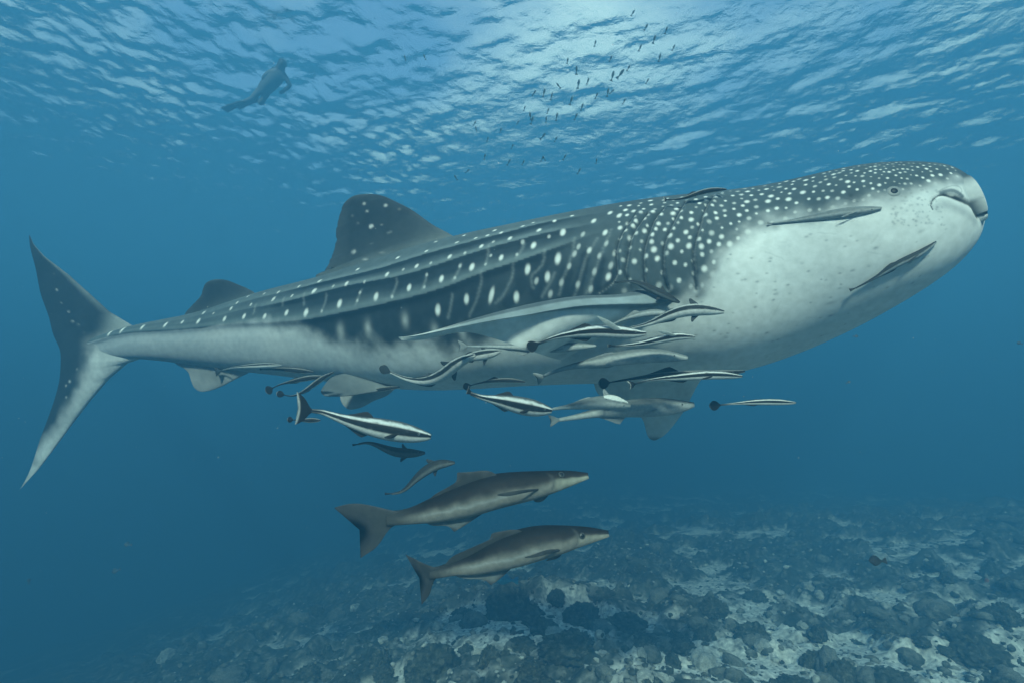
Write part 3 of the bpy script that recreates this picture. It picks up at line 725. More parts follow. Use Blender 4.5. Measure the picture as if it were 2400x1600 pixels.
def remora(pts, h, var, label, off=None, d=3.2, tail=(13, 10, 'round'), roll=0., wr=.8, dorsal=.55, pect=1, anal=.5, disc=False, eye=True, qdy=0):
    dep = fit_depth(pts, off, d, qdy) if off is not None else np.full(len(pts), d)
    spine = [(x, y, q) for (x, y), q in zip(pts, dep)]
    cen = P(*spine[len(spine)//2])
    h = h*1.1
    root = empty('remora', cen)
    tag(root, label, 'remora', 'remoras swimming with the whale shark')
    seed = len(REMORAS)+5; REMORAS.append(root)
    top = PROF*h*np.r_[np.full(8, 1.), 1.0, .95, .85, .8]; bot = PROF*h
    body, sp, Vv, tt, bb, lat, up = fish_body(spine, top, bot, wr, remora_colors(var, seed), M_FISH, root, roll=roll)
    n = len(sp)
    nrm2 = np.stack([np.gradient(sp[:, 1]), -np.gradient(sp[:, 0])], 1); nrm2 = nrm2/np.linalg.norm(nrm2, axis=1, keepdims=True)
    nrm2 = np.where((nrm2[:, 1] > 0)[:, None], -nrm2, nrm2)
    tan2 = np.stack([np.gradient(sp[:, 0]), np.gradient(sp[:, 1])], 1); tan2 = tan2/np.linalg.norm(tan2, axis=1, keepdims=True)
    L_ = np.hypot(*np.diff(sp[:, :2], axis=0).T).sum()
    def at(s, k, dd=0.):
        """Point beside the spine: s along, k pixels towards the back."""
        if s < 0: i = 0; e = s*L_
        else: i = min(int(round(s*(n-1))), n-1); e = 0
        x, y = sp[i, :2]+nrm2[i]*k+tan2[i]*e
        return (x, y, sp[i, 2]+dd)
    dk = {'striped': (.012, .011, .011), 'dark': (.012, .011, .011), 'pale': (.17, .185, .19), 'grey': (.035, .038, .04), 'slate': (.02, .022, .024), 'white': (.03, .033, .035)}[var]
    tl, tw, kind = tail; tl_ = tl/L_
    edge = (.45, .47, .47) if var in ('striped', 'dark') else None
    p0 = PROF[0]*h
    if kind == 'round':
        fin('caudal_fin', [at(.05, p0*.5), at(0, p0*.8), at(-.4*tl_, tw*.72), at(-.8*tl_, tw*.86), at(-tl_, tw*.62)], [at(.05, -p0*.5), at(0, -p0*.8), at(-.4*tl_, -tw*.72), at(-.8*tl_, -tw*.86), at(-tl_, -tw*.62)], .006, M_FISH, root, fin_flat(dk, edge), n=24, mchord=14, flare=.2, notch=-.12)
    elif kind == 'fork':
        fin('caudal_fin', [at(.06, p0*.5), at(0, p0*.8), at(-.45*tl_, tw*.62), at(-tl_, tw*1.0)], [at(.06, -p0*.5), at(0, -p0*.8), at(-.45*tl_, -tw*.55), at(-.95*tl_, -tw*.85)], .006, M_FISH, root, fin_flat(dk, edge), n=24, mchord=14, flare=.2, notch=.16)
    elif kind == 'thin':
        fin('caudal_fin', [at(.05, p0*.4), at(-.5*tl_, tw*.5), at(-tl_, tw*.9)], [at(.05, -p0*.4), at(-.5*tl_, -tw*.2), at(-tl_, -tw*.3)], .006, M_FISH, root, fin_flat(dk, edge), n=20, mchord=12, flare=.2)
    def prof(s): return np.interp(s, np.linspace(0, 1, 12), PROF)*h
    fc = fin_flat(np.array(dk)*1.2+.012)
    if dorsal:
        fin('dorsal_fin', [at(.53, prof(.53)*.55), at(.49, prof(.49)+h*.35*dorsal), at(.45, prof(.45)+h*dorsal)], [at(.20, prof(.20)*.5), at(.30, prof(.30)+h*.12*dorsal), at(.42, prof(.42)+h*.9*dorsal)], .004, M_FISH, root, fc, n=20, mchord=12, flare=.2)
    if anal:
        fin('anal_fin', [at(.52, -prof(.52)*.55), at(.48, -prof(.48)-h*.35*anal), at(.44, -prof(.44)-h*anal)], [at(.20, -prof(.20)*.5), at(.30, -prof(.30)-h*.12*anal), at(.41, -prof(.41)-h*.9*anal)], .004, M_FISH, root, fc, n=20, mchord=12, flare=.2)
    if pect == 1:       # folded back along the flank, a little below the middle
        i = int(.76*(n-1)); wd = float(np.linalg.norm(Vv[i, 8]-Vv[i, 24]))/2
        fin('pectoral_fin', [at(.77, -h*.05, -wd*.8), at(.70, -h*.25, -wd*1.15), at(.62, -h*.75, -wd*1.3)], [at(.73, -h*.35, -wd*.8), at(.68, -h*.75, -wd*1.1), at(.63, -h*.85, -wd*1.3)], .004, M_FISH, root, fc, n=18, mchord=12, flare=.1)
    elif pect == 2:     # spread above and below, seen from above or below
        for sg in (1, -1):
            fin('pectoral_fin', [at(.78, sg*h*.5), at(.70, sg*h*1.5), at(.66, sg*h*1.95)], [at(.68, sg*h*.5), at(.645, sg*h*1.3), at(.65, sg*h*1.9)], .004, M_FISH, root, fc, n=18, mchord=12, flare=.1)
    elif pect == 3:     # raised above the back
        i = int(.76*(n-1)); wd = float(np.linalg.norm(Vv[i, 8]-Vv[i, 24]))/2
        fin('pectoral_fin', [at(.78, h*.3, -wd*.8), at(.66, h*1.5, -wd*1.6), at(.56, h*2.3, -wd*2)], [at(.72, h*.15, -wd*.8), at(.60, h*1.3, -wd*1.6), at(.555, h*2.15, -wd*2)], .004, M_FISH, root, fin_flat((.30, .33, .33), (.5, .52, .52)), n=18, mchord=12, flare=.1)
    if eye and h > 6:
        i = int(.905*(n-1)); q = 7
        r = max(.10*h, .9)*sp[i, 2]/FPX*1.25
        e = lens_cap('eye', Vv[i, q]-lat[i]*r*.15, Vv[i, q]-Pa(sp)[i], r, r*.45, M_IRIS, root, 14, 5)
        lens_cap('pupil', Vv[i, q]+nrm(Vv[i, q]-Pa(sp)[i])*r*.12, Vv[i, q]-Pa(sp)[i], r*.62, r*.36, M_EYE, e, 12, 4)
    if disc:            # the sucking disc on top of the head
        i0, i1 = int(.66*(n-1)), int(.96*(n-1)); ring = []
        Cc = Pa(sp)
        vs_, fs_ = [], []
        m_ = 12
        for a in range(m_):
            i = i0+(i1-i0)*a/(m_-1); k0 = int(i); wq = math.sin(math.pi*min(max(a/(m_-1), .06), .96))**.5
            ctr = (Vv[k0, 0]+Vv[k0, 1]+Vv[k0, 2])/3
            lt = nrm(Vv[k0, 6]-Vv[k0, 28]); upn = nrm(ctr-Cc[k0]); ww = np.linalg.norm(Vv[k0, 6]-Vv[k0, 28])*.42*wq
            for b_ in range(7):
                t_ = b_/6*2-1
                vs_.append(ctr+lt*ww*t_+upn*(.0035+.002*math.cos(t_*1.5))*(1 if abs(t_) < 1 else .3))
        vs_ = np.array(vs_)
        mesh_obj('sucking_disc', np.concatenate([vs_, vs_-np.tile(nrm(Vv[(i0+i1)//2, 1]-Cc[(i0+i1)//2])*.006, (len(vs_), 1))]), [grid_faces(m_, 7, False), grid_faces(m_, 7, False)[:, ::-1]+m_*7], M_FISH, root, np.tile((.50, .53, .53), (2*len(vs_), 1)))
    return root
R_ = remora
R_([(1563, 469), (1601, 465), (1639, 453), (1670, 446), (1703, 444)], 5.5, 'dark', 'slim remora lying along the top of the whale shark\'s back above the gills', off=.03, qdy=16, tail=(8, 8, 'fork'), dorsal=.6, pect=0, anal=0)
R_([(1811, 524), (1876, 515), (1953, 503), (2004, 496), (2066, 488)], 10.5, 'pale', 'grey remora clinging to the whale shark\'s cheek just below its eye', off=.008, tail=(12, 6, 'thin'), roll=.25, dorsal=0, pect=1, anal=.3)
R_([(2005, 676), (2055, 649), (2106, 618), (2157, 593), (2194, 567)], 8, 'grey', 'remora clinging slantwise to the whale shark\'s white chin', off=.01, tail=(14, 7, 'thin'), roll=.6, dorsal=.3, pect=1, anal=.3)
R_([(1450, 662), (1479, 660), (1517, 673), (1555, 691), (1593, 709)], 8.5, 'slate', 'dark remora nosing down over the base of the pectoral fin', off=.05, d=3.0, tail=(10, 6, 'thin'), dorsal=.2, pect=2, anal=.2)
R_([(1476, 769), (1517, 760), (1568, 740), (1606, 729), (1657, 727), (1697, 731)], 13, 'white', 'white remora with dark back line casting a clear shadow on the belly', off=.15, tail=(10, 6, 'thin'), dorsal=.1, pect=2, anal=.3)
R_([(1427, 765), (1466, 747), (1504, 737), (1540, 733), (1575, 736)], 7.5, 'pale', 'faint pale remora half hidden behind the white one with the clear shadow', off=.10, tail=(10, 5, 'thin'), dorsal=.7, pect=0, anal=0, eye=False)
R_([(1262, 805), (1290, 794), (1333, 784), (1416, 777), (1471, 780), (1515, 781)], 14.5, 'striped', 'bold striped remora with raised pectoral fin and round black tail at mid belly', off=.42, tail=(26, 15, 'round'), dorsal=.5, pect=3, anal=.6)
R_([(1095, 812), (1131, 812), (1207, 813), (1300, 815), (1350, 812), (1397, 810)], 10, 'pale', 'pale remora with brown tipped tail passing behind the bold striped remora', off=.20, tail=(22, 15, 'fork'), dorsal=.1, pect=1, anal=.9)
R_([(1440, 811), (1470, 809), (1505, 805), (1554, 794), (1596, 788), (1629, 789)], 9, 'striped', 'small striped remora just ahead of the bold striped one', off=.20, tail=(16, 7, 'thin'), dorsal=.1, pect=3, anal=0)
R_([(1275, 880), (1305, 868), (1388, 850), (1471, 837), (1554, 833), (1612, 838)], 16, 'pale', 'large ghostly grey remora close under the white belly', off=.14, tail=(22, 17, 'fork'), dorsal=.2, pect=0, anal=.2)
R_([(1430, 895), (1460, 890), (1520, 881), (1590, 877), (1680, 875), (1745, 869)], 8.5, 'dark', 'long black remora with round paddle tail along the belly edge', off=.25, d=3.2, tail=(24, 15, 'round'), dorsal=1.2, pect=0, anal=0)
R_([(1490, 898), (1513, 892), (1582, 884), (1665, 878), (1710, 879), (1739, 881)], 9.5, 'striped', 'striped remora overlapping the long black one at the belly edge', off=.38, d=3.08, tail=(18, 12, 'fork'), dorsal=.2, pect=1, anal=.5, disc=False)
R_([(1690, 948), (1710, 946), (1748, 943), (1803, 941), (1865, 943)], 6.8, 'striped', 'thin striped remora swimming alone in open water under the belly', d=3.15, tail=(24, 13, 'round'), dorsal=.1, pect=0, anal=.4)
R_([(1310, 983), (1347, 977), (1416, 963), (1499, 955), (1568, 952), (1626, 947)], 20, 'pale', 'big pale grey remora in front of the far pectoral fin', d=3.35, tail=(24, 16, 'fork'), dorsal=.1, pect=1, anal=.8)
R_([(1294, 958), (1340, 951), (1390, 944), (1435, 943), (1478, 950)], 15, 'pale', 'remora showing the flat blue sucking disc on its head', d=3.15, tail=(4, 3, 'thin'), dorsal=.1, pect=2, anal=0, disc=True, roll=.5)
R_([(1103, 921), (1120, 927), (1169, 938), (1233, 952), (1294, 961)], 19, 'striped', 'plump striped remora with narrow tail in the centre below the belly', d=2.9, tail=(10, 18, 'thin'), dorsal=.45, pect=1, anal=.3, roll=.2)
R_([(1104, 902), (1131, 895), (1165, 891), (1200, 891), (1231, 894)], 5, 'dark', 'tiny black remora with round tail just above the plump striped one', off=.12, d=3.3, tail=(17, 10, 'round'), dorsal=.9, pect=0, anal=0)
R_([(915, 872), (935, 881), (965, 890), (1003, 891), (1041, 875), (1074, 850), (1113, 831)], 13, 'white', 'curved remora bending its tail in a bow below the pectoral fin tip', off=.14, tail=(24, 12, 'round'), dorsal=.4, pect=2, anal=.3)
R_([(1050, 850), (1078, 843), (1105, 836), (1138, 830), (1173, 822)], 11, 'white', 'short white remora ahead of the curved one', off=.07, tail=(10, 7, 'fork'), dorsal=.3, pect=2, anal=.3)
R_([(520, 867), (540, 862), (579, 858), (617, 856), (660, 855)], 5, 'white', 'slender remora with black fan tail above the anal fin', off=.08, d=4.1, tail=(18, 12, 'fork'), dorsal=0, pect=0, anal=0)
R_([(617, 865), (642, 864), (693, 868), (734, 871)], 6, 'dark', 'short all dark remora along the tail underside ahead of the anal fin', off=.06, d=4.0, tail=(8, 4, 'thin'), dorsal=0, pect=0, anal=0)
R_([(640, 908), (652, 902), (681, 894), (719, 886), (765, 882)], 5.5, 'dark', 'dark remora with paddle tail hanging below the tail stalk, the upper of two', d=3.62, tail=(17, 12, 'round'), dorsal=.4, pect=0, anal=.3)
R_([(668, 925), (682, 927), (701, 922), (732, 903), (757, 885), (782, 871)], 5.5, 'dark', 'dark remora bent upward toward the pelvic fin, the lower of two', d=3.58, tail=(18, 9, 'round'), dorsal=0, pect=1, anal=.2)
R_([(813, 924), (840, 921), (875, 915), (905, 910), (937, 906)], 5, 'dark', 'black sliver of a remora lying along the pelvic fins', off=.06, d=3.55, tail=(6, 3, 'thin'), dorsal=0, pect=0, anal=0)
R_([(732, 962), (750, 964), (783, 974), (859, 996), (936, 1011), (1010, 1022)], 22, 'striped', 'largest striped remora with big black forked tail below the whale shark', d=2.75, tail=(40, 42, 'fork'), dorsal=.5, pect=1, anal=.45, roll=.08)
R_([(688, 983), (705, 984), (730, 984), (751, 984)], 5, 'dark', 'tiny remora half hidden behind the big black forked tail', d=2.95, tail=(13, 8, 'round'), dorsal=0, pect=0, anal=0)
R_([(840, 1040), (856, 1037), (885, 1043), (923, 1057), (961, 1061), (996, 1060)], 10, 'slate', 'small grey wavy remora under the largest striped one', d=2.9, tail=(14, 5, 'thin'), dorsal=0, pect=2, anal=0)
R_([(918, 1156), (936, 1153), (967, 1129), (1000, 1101), (1031, 1087), (1066, 1083)], 10.5, 'slate', 'small grey remora swimming upward just above the upper cobia', d=2.8, tail=(16, 5, 'thin'), dorsal=0, pect=2, anal=0)

# ------------------------------------------------------------------ two cobias
def cobia_colors(seed, green):
    def f(S, H, Vv):
        nz = fbm(Vv[..., 0]*18, Vv[..., 1]*18, Vv[..., 2]*18, 4, seed)*.18
        h = H+nz
        edge = np.interp(S, [0, .15, .45, .75, .86, 1], [.25, .15, .02, -.05, .1, .25])
        c = mixc((.16, .152, .135), (.010, .0075, .006), sstep(-.45, .30, h-edge))
        c = mixc(c, (.022, .015, .011), .6*np.exp(-((h-edge-.22)/.16)**2))
        c = mixc(c, (.24, .26, .26), .55*np.exp(-((h-edge+.38)/.10)**2)*sstep(.1, .3, S)*sstep(.72, .6, S))
        c = mixc(c, (.34, .35, .27), green*sstep(.80, .86, S)*sstep(.3, .0, h)*.6)
        c = mixc(c, (.03, .03, .029), sstep(.22, .0, S)*.95)
        c = c*(1+.14*fbm(Vv[..., 0]*(55+9*seed % 30), Vv[..., 1]*20, Vv[..., 2]*55, 2, seed+9))[..., None]
        gill = np.exp(-((S-.795-.035*(1-H**2))/.008)**2)*.7*sstep(.95, .5, np.abs(H))
        mouth = np.exp(-((H-.18-1.0*(S-.97))/.10)**2)*sstep(.935, .955, S)*.85
        return mixc(mixc(c, (.05, .05, .05), gill), (.015, .015, .015), mouth)
    return f
def fin_edge(c, e):
    def f(s, cc, side, Vv):
        a = mixc(c, e, np.maximum(sstep(.7, 1, s), sstep(.25, 0, cc)*.8))
        return a*(1+.25*fbm(Vv[..., 0]*30, Vv[..., 1]*30, Vv[..., 2]*30, 3, 8))[..., None]
    return f
def cobia(spine, top, bot, fins, eye_px, label, d, green, seed):
    spine = [(x, y, d) for x, y in spine]
    root = empty('cobia', P(*spine[2]))
    tag(root, label, 'cobia', 'cobias below the whale shark')
    o, sp, Vv, tt, bb, lat, up = fish_body(spine, top, bot, [.35, .5, .62, .68, .7, .7, .72, .72, .6, .3], cobia_colors(seed, green), M_COBIA, root, n=110, nv=64)
    wd = .06
    for name, lead, trail, thick, c, notch in fins:
        fin(name, [(p[0], p[1], d+(p[2] if len(p) > 2 else 0)) for p in lead], [(p[0], p[1], d+(p[2] if len(p) > 2 else 0)) for p in trail], thick, M_COBIA, root, c, n=44, mchord=22, flare=.5, notch=notch)
    dd = np.array([np.hypot(*(np.array(px_of(Vv[:, k]))-np.array(eye_px)[:, None])) for k in range(2, 31)])
    k, i = np.unravel_index(dd.argmin(), dd.shape); k += 2
    p = Vv[i, k]; nn = nrm(np.cross(Vv[i+1, k]-Vv[i-1, k], Vv[i, k+1]-Vv[i, k-1])); nn = nn if nn@(CAM-p) > 0 else -nn
    r = 7.5*d/FPX
    e = lens_cap('eye', p-nn*.001, nn, r, r*.45, M_IRIS_DARK, root, 20, 6)
    lens_cap('pupil', p+nn*r*.22, nn, r*.55, r*.30, M_EYE, e, 16, 5)
    return root
m, t, b = new_mat('cobia_iris'); b.inputs['Base Color'].default_value = (.035, .035, .03, 1); b.inputs['Roughness'].default_value = .3
M_IRIS_DARK = m
DF = (.03, .029, .027)
cobia([(905, 1214), (940, 1211), (1000, 1199), (1064, 1183), (1123, 1166), (1199, 1145), (1276, 1131), (1330, 1122), (1379, 1115)],
      [17, 17, 24, 34, 41, 45, 44, 38, 32, 26, 19, 8], [16, 18, 24, 30, 34, 36, 36, 36, 33, 26, 17, 6],
      [('caudal_fin', [(950, 1200), (924, 1196), (872, 1184), (817, 1180), (783, 1189)], [(950, 1225), (924, 1231), (878, 1285), (858, 1298), (845, 1307)], .016, fin_edge((.045, .046, .045), (.04, .04, .042)), .42),
       ('dorsal_fin', [(1170, 1116), (1150, 1104), (1110, 1104), (1073, 1106)], [(990, 1190), (1010, 1165), (1046, 1143), (1070, 1124), (1071, 1109)], .010, fin_edge(DF, (.05, .05, .05)), 0),
       ('anal_fin', [(1150, 1190), (1123, 1208), (1090, 1230), (1065, 1245)], [(990, 1215), (1005, 1228), (1035, 1231), (1053, 1234), (1063, 1244)], .010, fin_edge((.12, .13, .13), (.04, .04, .042)), 0),
       ('pectoral_fin', [(1262, 1144, -.05), (1225, 1147, -.11), (1180, 1154, -.13), (1166, 1157, -.13)], [(1258, 1149, -.05), (1220, 1156, -.11), (1180, 1162, -.13), (1166, 1160, -.13)], .006, fin_edge((.05, .05, .05), (.03, .03, .03)), 0),
       ('pelvic_fin', [(1285, 1160), (1276, 1170), (1262, 1176), (1254, 1175)], [(1250, 1160), (1250, 1168), (1251, 1172), (1253, 1174)], .006, fin_edge((.08, .08, .08), (.03, .03, .03)), 0)],
      (1314, 1112), 'larger cobia, the upper of two brown fish over the reef', 2.6, .6, 3)
cobia([(1005, 1343), (1028, 1340), (1058, 1332), (1107, 1320), (1160, 1304), (1220, 1287), (1276, 1273), (1352, 1259), (1427, 1251)],
      [13, 14, 19, 27, 36, 43, 45, 42, 35, 27, 19, 8], [12, 14, 20, 27, 32, 35, 35, 33, 30, 23, 15, 6],
      [('caudal_fin', [(1045, 1328), (1028, 1329), (1000, 1322), (973, 1309), (950, 1298)], [(1045, 1350), (1022, 1355), (1008, 1388), (996, 1407), (988, 1416)], .016, fin_edge((.032, .032, .031), (.035, .035, .037)), .36),
       ('dorsal_fin', [(1235, 1250), (1214, 1241), (1180, 1243), (1158, 1247)], [(1035, 1335), (1058, 1305), (1107, 1286), (1147, 1263), (1152, 1250)], .010, fin_edge(DF, (.05, .05, .05)), 0),
       ('anal_fin', [(1225, 1310), (1199, 1331), (1172, 1355), (1151, 1370)], [(1060, 1345), (1080, 1353), (1110, 1356), (1140, 1361), (1149, 1369)], .010, fin_edge((.13, .14, .14), (.04, .04, .042)), 0),
       ('pectoral_fin', [(1312, 1286, -.05), (1280, 1288, -.10), (1245, 1300, -.12), (1230, 1304, -.12)], [(1308, 1291, -.05), (1275, 1300, -.10), (1245, 1306, -.12), (1231, 1306, -.12)], .006, fin_edge((.05, .05, .05), (.03, .03, .03)), 0),
       ('pelvic_fin', [(1318, 1296), (1310, 1305), (1290, 1312), (1280, 1314)], [(1290, 1296), (1285, 1305), (1282, 1311), (1279, 1313)], .006, fin_edge((.09, .09, .09), (.03, .03, .03)), 0)],
      (1365, 1254), 'smaller cobia, the lower of two brown fish over the reef', 2.62, .25, 14)
# ------------------------------------------------------------------ small fish of the open water and the reef
def tiny_fish(name, label, cat, group, cx, cy, length, ang, d, prof, wr, colorfn, head=1, mat=None, n=22, nv=14):
    """One small fish as a single mesh: body and tail in one loft; ang is its heading in degrees (0 = right)."""
    a = math.radians(ang); dx, dy = math.cos(a)*length/2, -math.sin(a)*length/2
    spine = [(cx-dx, cy-dy, d), (cx-.3*dx, cy-.3*dy+.02*length, d), (cx+.4*dx, cy+.4*dy, d), (cx+dx, cy+dy, d)]
    o, *_ = fish_body(spine, prof[0], prof[1], wr, colorfn, mat or M_FISH, None, n=n, nv=nv, name=name)
    # put the origin at the fish
    me = o.data; c = Vector(P(cx, cy, d))
    me.transform(Matrix.Translation(-c)); o.location = c
    tag(o, label, cat, group)
    return o
SCHOOL = [(1622, 485, 88, 66), (1635, 580, 80, 70), (1498, 592, 125, 48), (1330, 642, 55, 50), (1398, 640, 78, 62), (1450, 665, 74, 56), (1585, 695, 72, 66), (1660, 738, 72, 56), (1263, 748, 68, 40), (1425, 765, 70, 46), (1303, 800, 96, 60), (1315, 830, 72, 60),
          (1413, 825, 84, 48), (1486, 805, 80, 62), (1618, 805, 64, 56), (1218, 845, 58, 36), (1870, 525, 74, 76), (1925, 510, 52, 84), (1858, 405, 64, 50), (2100, 188, 60, 56), (2158, 272, 72, 66), (2195, 398, 76, 64), (1838, 638, 78, 64), (1866, 632, 42, 46),
          (920, 850, 60, 40), (930, 890, 102, 40), (1010, 960, 70, 40), (990, 1080, 76, 46), (1386, 1095, 60, 48), (1398, 1092, 118, 40), (1255, 1120, 62, 44), (1155, 1120, 60, 50), (1540, 1085, 60, 50), (1640, 1180, 60, 52), (1760, 1110, 78, 44), (1390, 940, 48, 60), (870, 1180, 40, 40), (790, 1225, 120, 44), (575, 395, 110, 44), (440, 400, 105, 40), (2010, 90, 60, 52), (2060, 330, 66, 54), (1980, 470, 58, 50), (2240, 210, 70, 58), (2290, 330, 64, 50), (1750, 300, 74, 50), (1700, 560, 70, 54), (1760, 660, 66, 50), (1560, 420, 80, 46), (1950, 700, 62, 48), (2110, 560, 60, 46), (1100, 900, 70, 38), (1180, 1010, 64, 40), (1480, 960, 60, 44)]
def school_col(S, H, Vv): return mixc((.04, .075, .09), (.02, .04, .052), sstep(-.3, .4, H))
for k, (zx, zy, an, ln) in enumerate(SCHOOL):
    L_ = ln*.34
    pr = [np.array([4.2, 2.4, .9, 1.6, 2.5, 3.0, 2.8, 2.0, .4])*L_/24]*2
    tiny_fish('school_fish', 'small slender dark fish in the loose school near the bright surface', 'fish', 'school of small fish under the surface', 800+zx*.34, zy*.34, L_, an, 5.8+1.2*RNG.random(), pr, [.06, .1, .5, .6, .6, .6, .6, .6, .6], school_col)
def dark_col(S, H, Vv): return mixc((.030, .028, .026), (.018, .018, .018), sstep(-.2, .5, H))
def blue_col(S, H, Vv): return mixc((.10, .34, .42), (.06, .22, .34), sstep(-.3, .4, H))
def faint_col(S, H, Vv): return mixc((.10, .12, .13), (.05, .06, .07), sstep(-.3, .4, H))
deep = np.array([.30, .24, .11, .16, .34, .46, .50, .44, .26, .05])
tiny_fish('triggerfish', 'small black oval fish hovering over the reef at the right', 'fish', None, 2057, 1313, 42, 180, 4.0, [deep*24, deep*22], [.08, .1, .4, .5, .5, .5, .5, .5, .5, .5], dark_col, n=30, nv=20)
tiny_fish('parrotfish', 'pale blue fish behind the anal fin of the lower cobia', 'fish', None, 1186, 1356, 58, 172, 6.6, [deep*30, deep*26], [.08, .1, .4, .5, .5, .5, .5, .5, .5, .5], blue_col, n=30, nv=20)
for x, y, L_, an, d, lb in ((300, 1275, 19, 176, 8.5, 'faint small fish highest of the three at lower left'), (272, 1336, 22, 200, 8.8, 'faint small fish in the middle of the three at lower left'), (68, 1361, 14, 90, 8.6, 'faint small fish nearest the left edge at lower left'),
                            (2005, 788, 13, 0, 6.5, 'tiny dark fish below the whale shark\'s chin'), (1988, 895, 12, 20, 7.0, 'tiny dark fish in open water right of the lone striped remora'), (2390, 804, 14, 160, 6.0, 'tiny dark fish at the right edge of the picture')):
    tiny_fish('small_fish', lb, 'fish', 'stray small fish', x, y, L_, an, d, [deep*L_*.6, deep*L_*.55], [.08, .1, .4, .5, .5, .5, .5, .5, .5, .5], faint_col)

# ------------------------------------------------------------------ snorkeller at the surface
def gp(px, py, z):
    r = P(px, py, 1.0)-CAM
    return CAM+r*(z-CAM[2])/r[2]
m, t, b = new_mat('wetsuit'); b.inputs['Base Color'].default_value = (.035, .045, .052, 1); b.inputs['Roughness'].default_value = .7; M_SUIT = m
m, t, b = new_mat('swim_fin_rubber'); b.inputs['Base Color'].default_value = (.02, .03, .04, 1); b.inputs['Roughness'].default_value = .5; M_FINR = m
def PJ(px, py, dz):
    """Joint of the swimmer: leaning away towards the feet, dz metres below the swimmer's top line."""
    return P(px, py, 11.9+.006*(py-138))+np.array((0, 0, dz*.35))
def person():
    J = {'pel': PJ(618, 211, -0.17), 'waist': PJ(631, 194, -0.12), 'chest': PJ(645, 174, -0.12), 'neck': PJ(656, 158, -0.07), 'head0': PJ(661, 150, -0.02), 'head1': PJ(666, 138, 0.00),
         'shl': PJ(634, 165, -0.12), 'ell': PJ(616, 176, -0.22), 'wrl': PJ(628, 188, -0.32), 'hal': PJ(633, 193, -0.34),
         'shr': PJ(669, 176, -0.12), 'elr': PJ(681, 194, -0.22), 'wrr': PJ(662, 206, -0.32), 'har': PJ(656, 208, -0.34),
         'hipl': PJ(608, 208, -0.20), 'knl': PJ(592, 218, -0.47), 'anl': PJ(576, 229, -0.27), 'fol': PJ(571, 232, -0.26),
         'hipr': PJ(622, 216, -0.20), 'knr': PJ(612, 226, -0.57), 'anr': PJ(606, 228, -0.22), 'for': PJ(601, 230, -0.20)}
    R = {'pel': .15, 'waist': .165, 'chest': .21, 'neck': .075, 'head0': .11, 'head1': .10, 'shl': .075, 'ell': .055, 'wrl': .042, 'hal': .045, 'shr': .075, 'elr': .055, 'wrr': .042, 'har': .045,
         'hipl': .10, 'knl': .07, 'anl': .05, 'fol': .05, 'hipr': .10, 'knr': .07, 'anr': .05, 'for': .05}
    E = [('pel', 'waist'), ('waist', 'chest'), ('chest', 'neck'), ('neck', 'head0'), ('head0', 'head1'), ('chest', 'shl'), ('shl', 'ell'), ('ell', 'wrl'), ('wrl', 'hal'), ('chest', 'shr'), ('shr', 'elr'), ('elr', 'wrr'), ('wrr', 'har'),
         ('pel', 'hipl'), ('hipl', 'knl'), ('knl', 'anl'), ('anl', 'fol'), ('pel', 'hipr'), ('hipr', 'knr'), ('knr', 'anr'), ('anr', 'for')]
    root = empty('person', J['pel'])
    tag(root, 'snorkeller in dark wetsuit and fins floating at the surface', 'person')
    me = bpy.data.meshes.new('body'); k = list(J)
    me.from_pydata([tuple(J[q]) for q in k], [(k.index(a), k.index(b_)) for a, b_ in E], []); me.update()
    o = bpy.data.objects.new('body', me); COL.objects.link(o); o.parent = root; o.matrix_parent_inverse = root.matrix_world.inverted()
    o.modifiers.new('skin', 'SKIN'); sv = me.skin_vertices[0].data if me.skin_vertices else None
    if sv is None:
        bm = __import__('bmesh').new(); bm.from_mesh(me); bm.verts.layers.skin.verify(); bm.to_mesh(me); bm.free(); sv = me.skin_vertices[0].data
    for i, q in enumerate(k): sv[i].radius = (R[q], R[q]); sv[i].use_root = (q == 'pel')
    o.modifiers.new('sub', 'SUBSURF').levels = 2; o.modifiers['sub'].render_levels = 2
    me.materials.append(M_SUIT)
    for a, dx in (('fol', -26), ('for', -20)):
        p0 = J[a]; dirv = nrm(J[a]-J['anl' if a == 'fol' else 'anr']+np.array((-.10, .02, -.02))); sd = nrm(np.cross(dirv, (0, 0, 1))); up_ = np.cross(sd, dirv)
        vs_ = []
        for s_ in np.linspace(0, 1, 8):
            for c_ in np.linspace(-1, 1, 5):
                wv = .05+.06*s_**.7; vs_.append(p0+dirv*(.62*s_-.06)+sd*wv*c_+up_*(.02*math.sin(s_*3)+.012*(1-.7*s_)))
        vs_ = np.array(vs_); low = vs_-np.tile(up_*.022, (len(vs_), 1))
        g = grid_faces(8, 5, False)
        rim = [0, 1, 2, 3, 4, 9, 14, 19, 24, 29, 34, 39, 38, 37, 36, 35, 30, 25, 20, 15, 10, 5]
        side = np.array([(rim[q], rim[(q+1) % len(rim)], rim[(q+1) % len(rim)]+40, rim[q]+40) for q in range(len(rim))])
        mesh_obj('swim_fin', np.concatenate([vs_, low]), [g, g[:, ::-1]+40, side], M_FINR, root)
person()

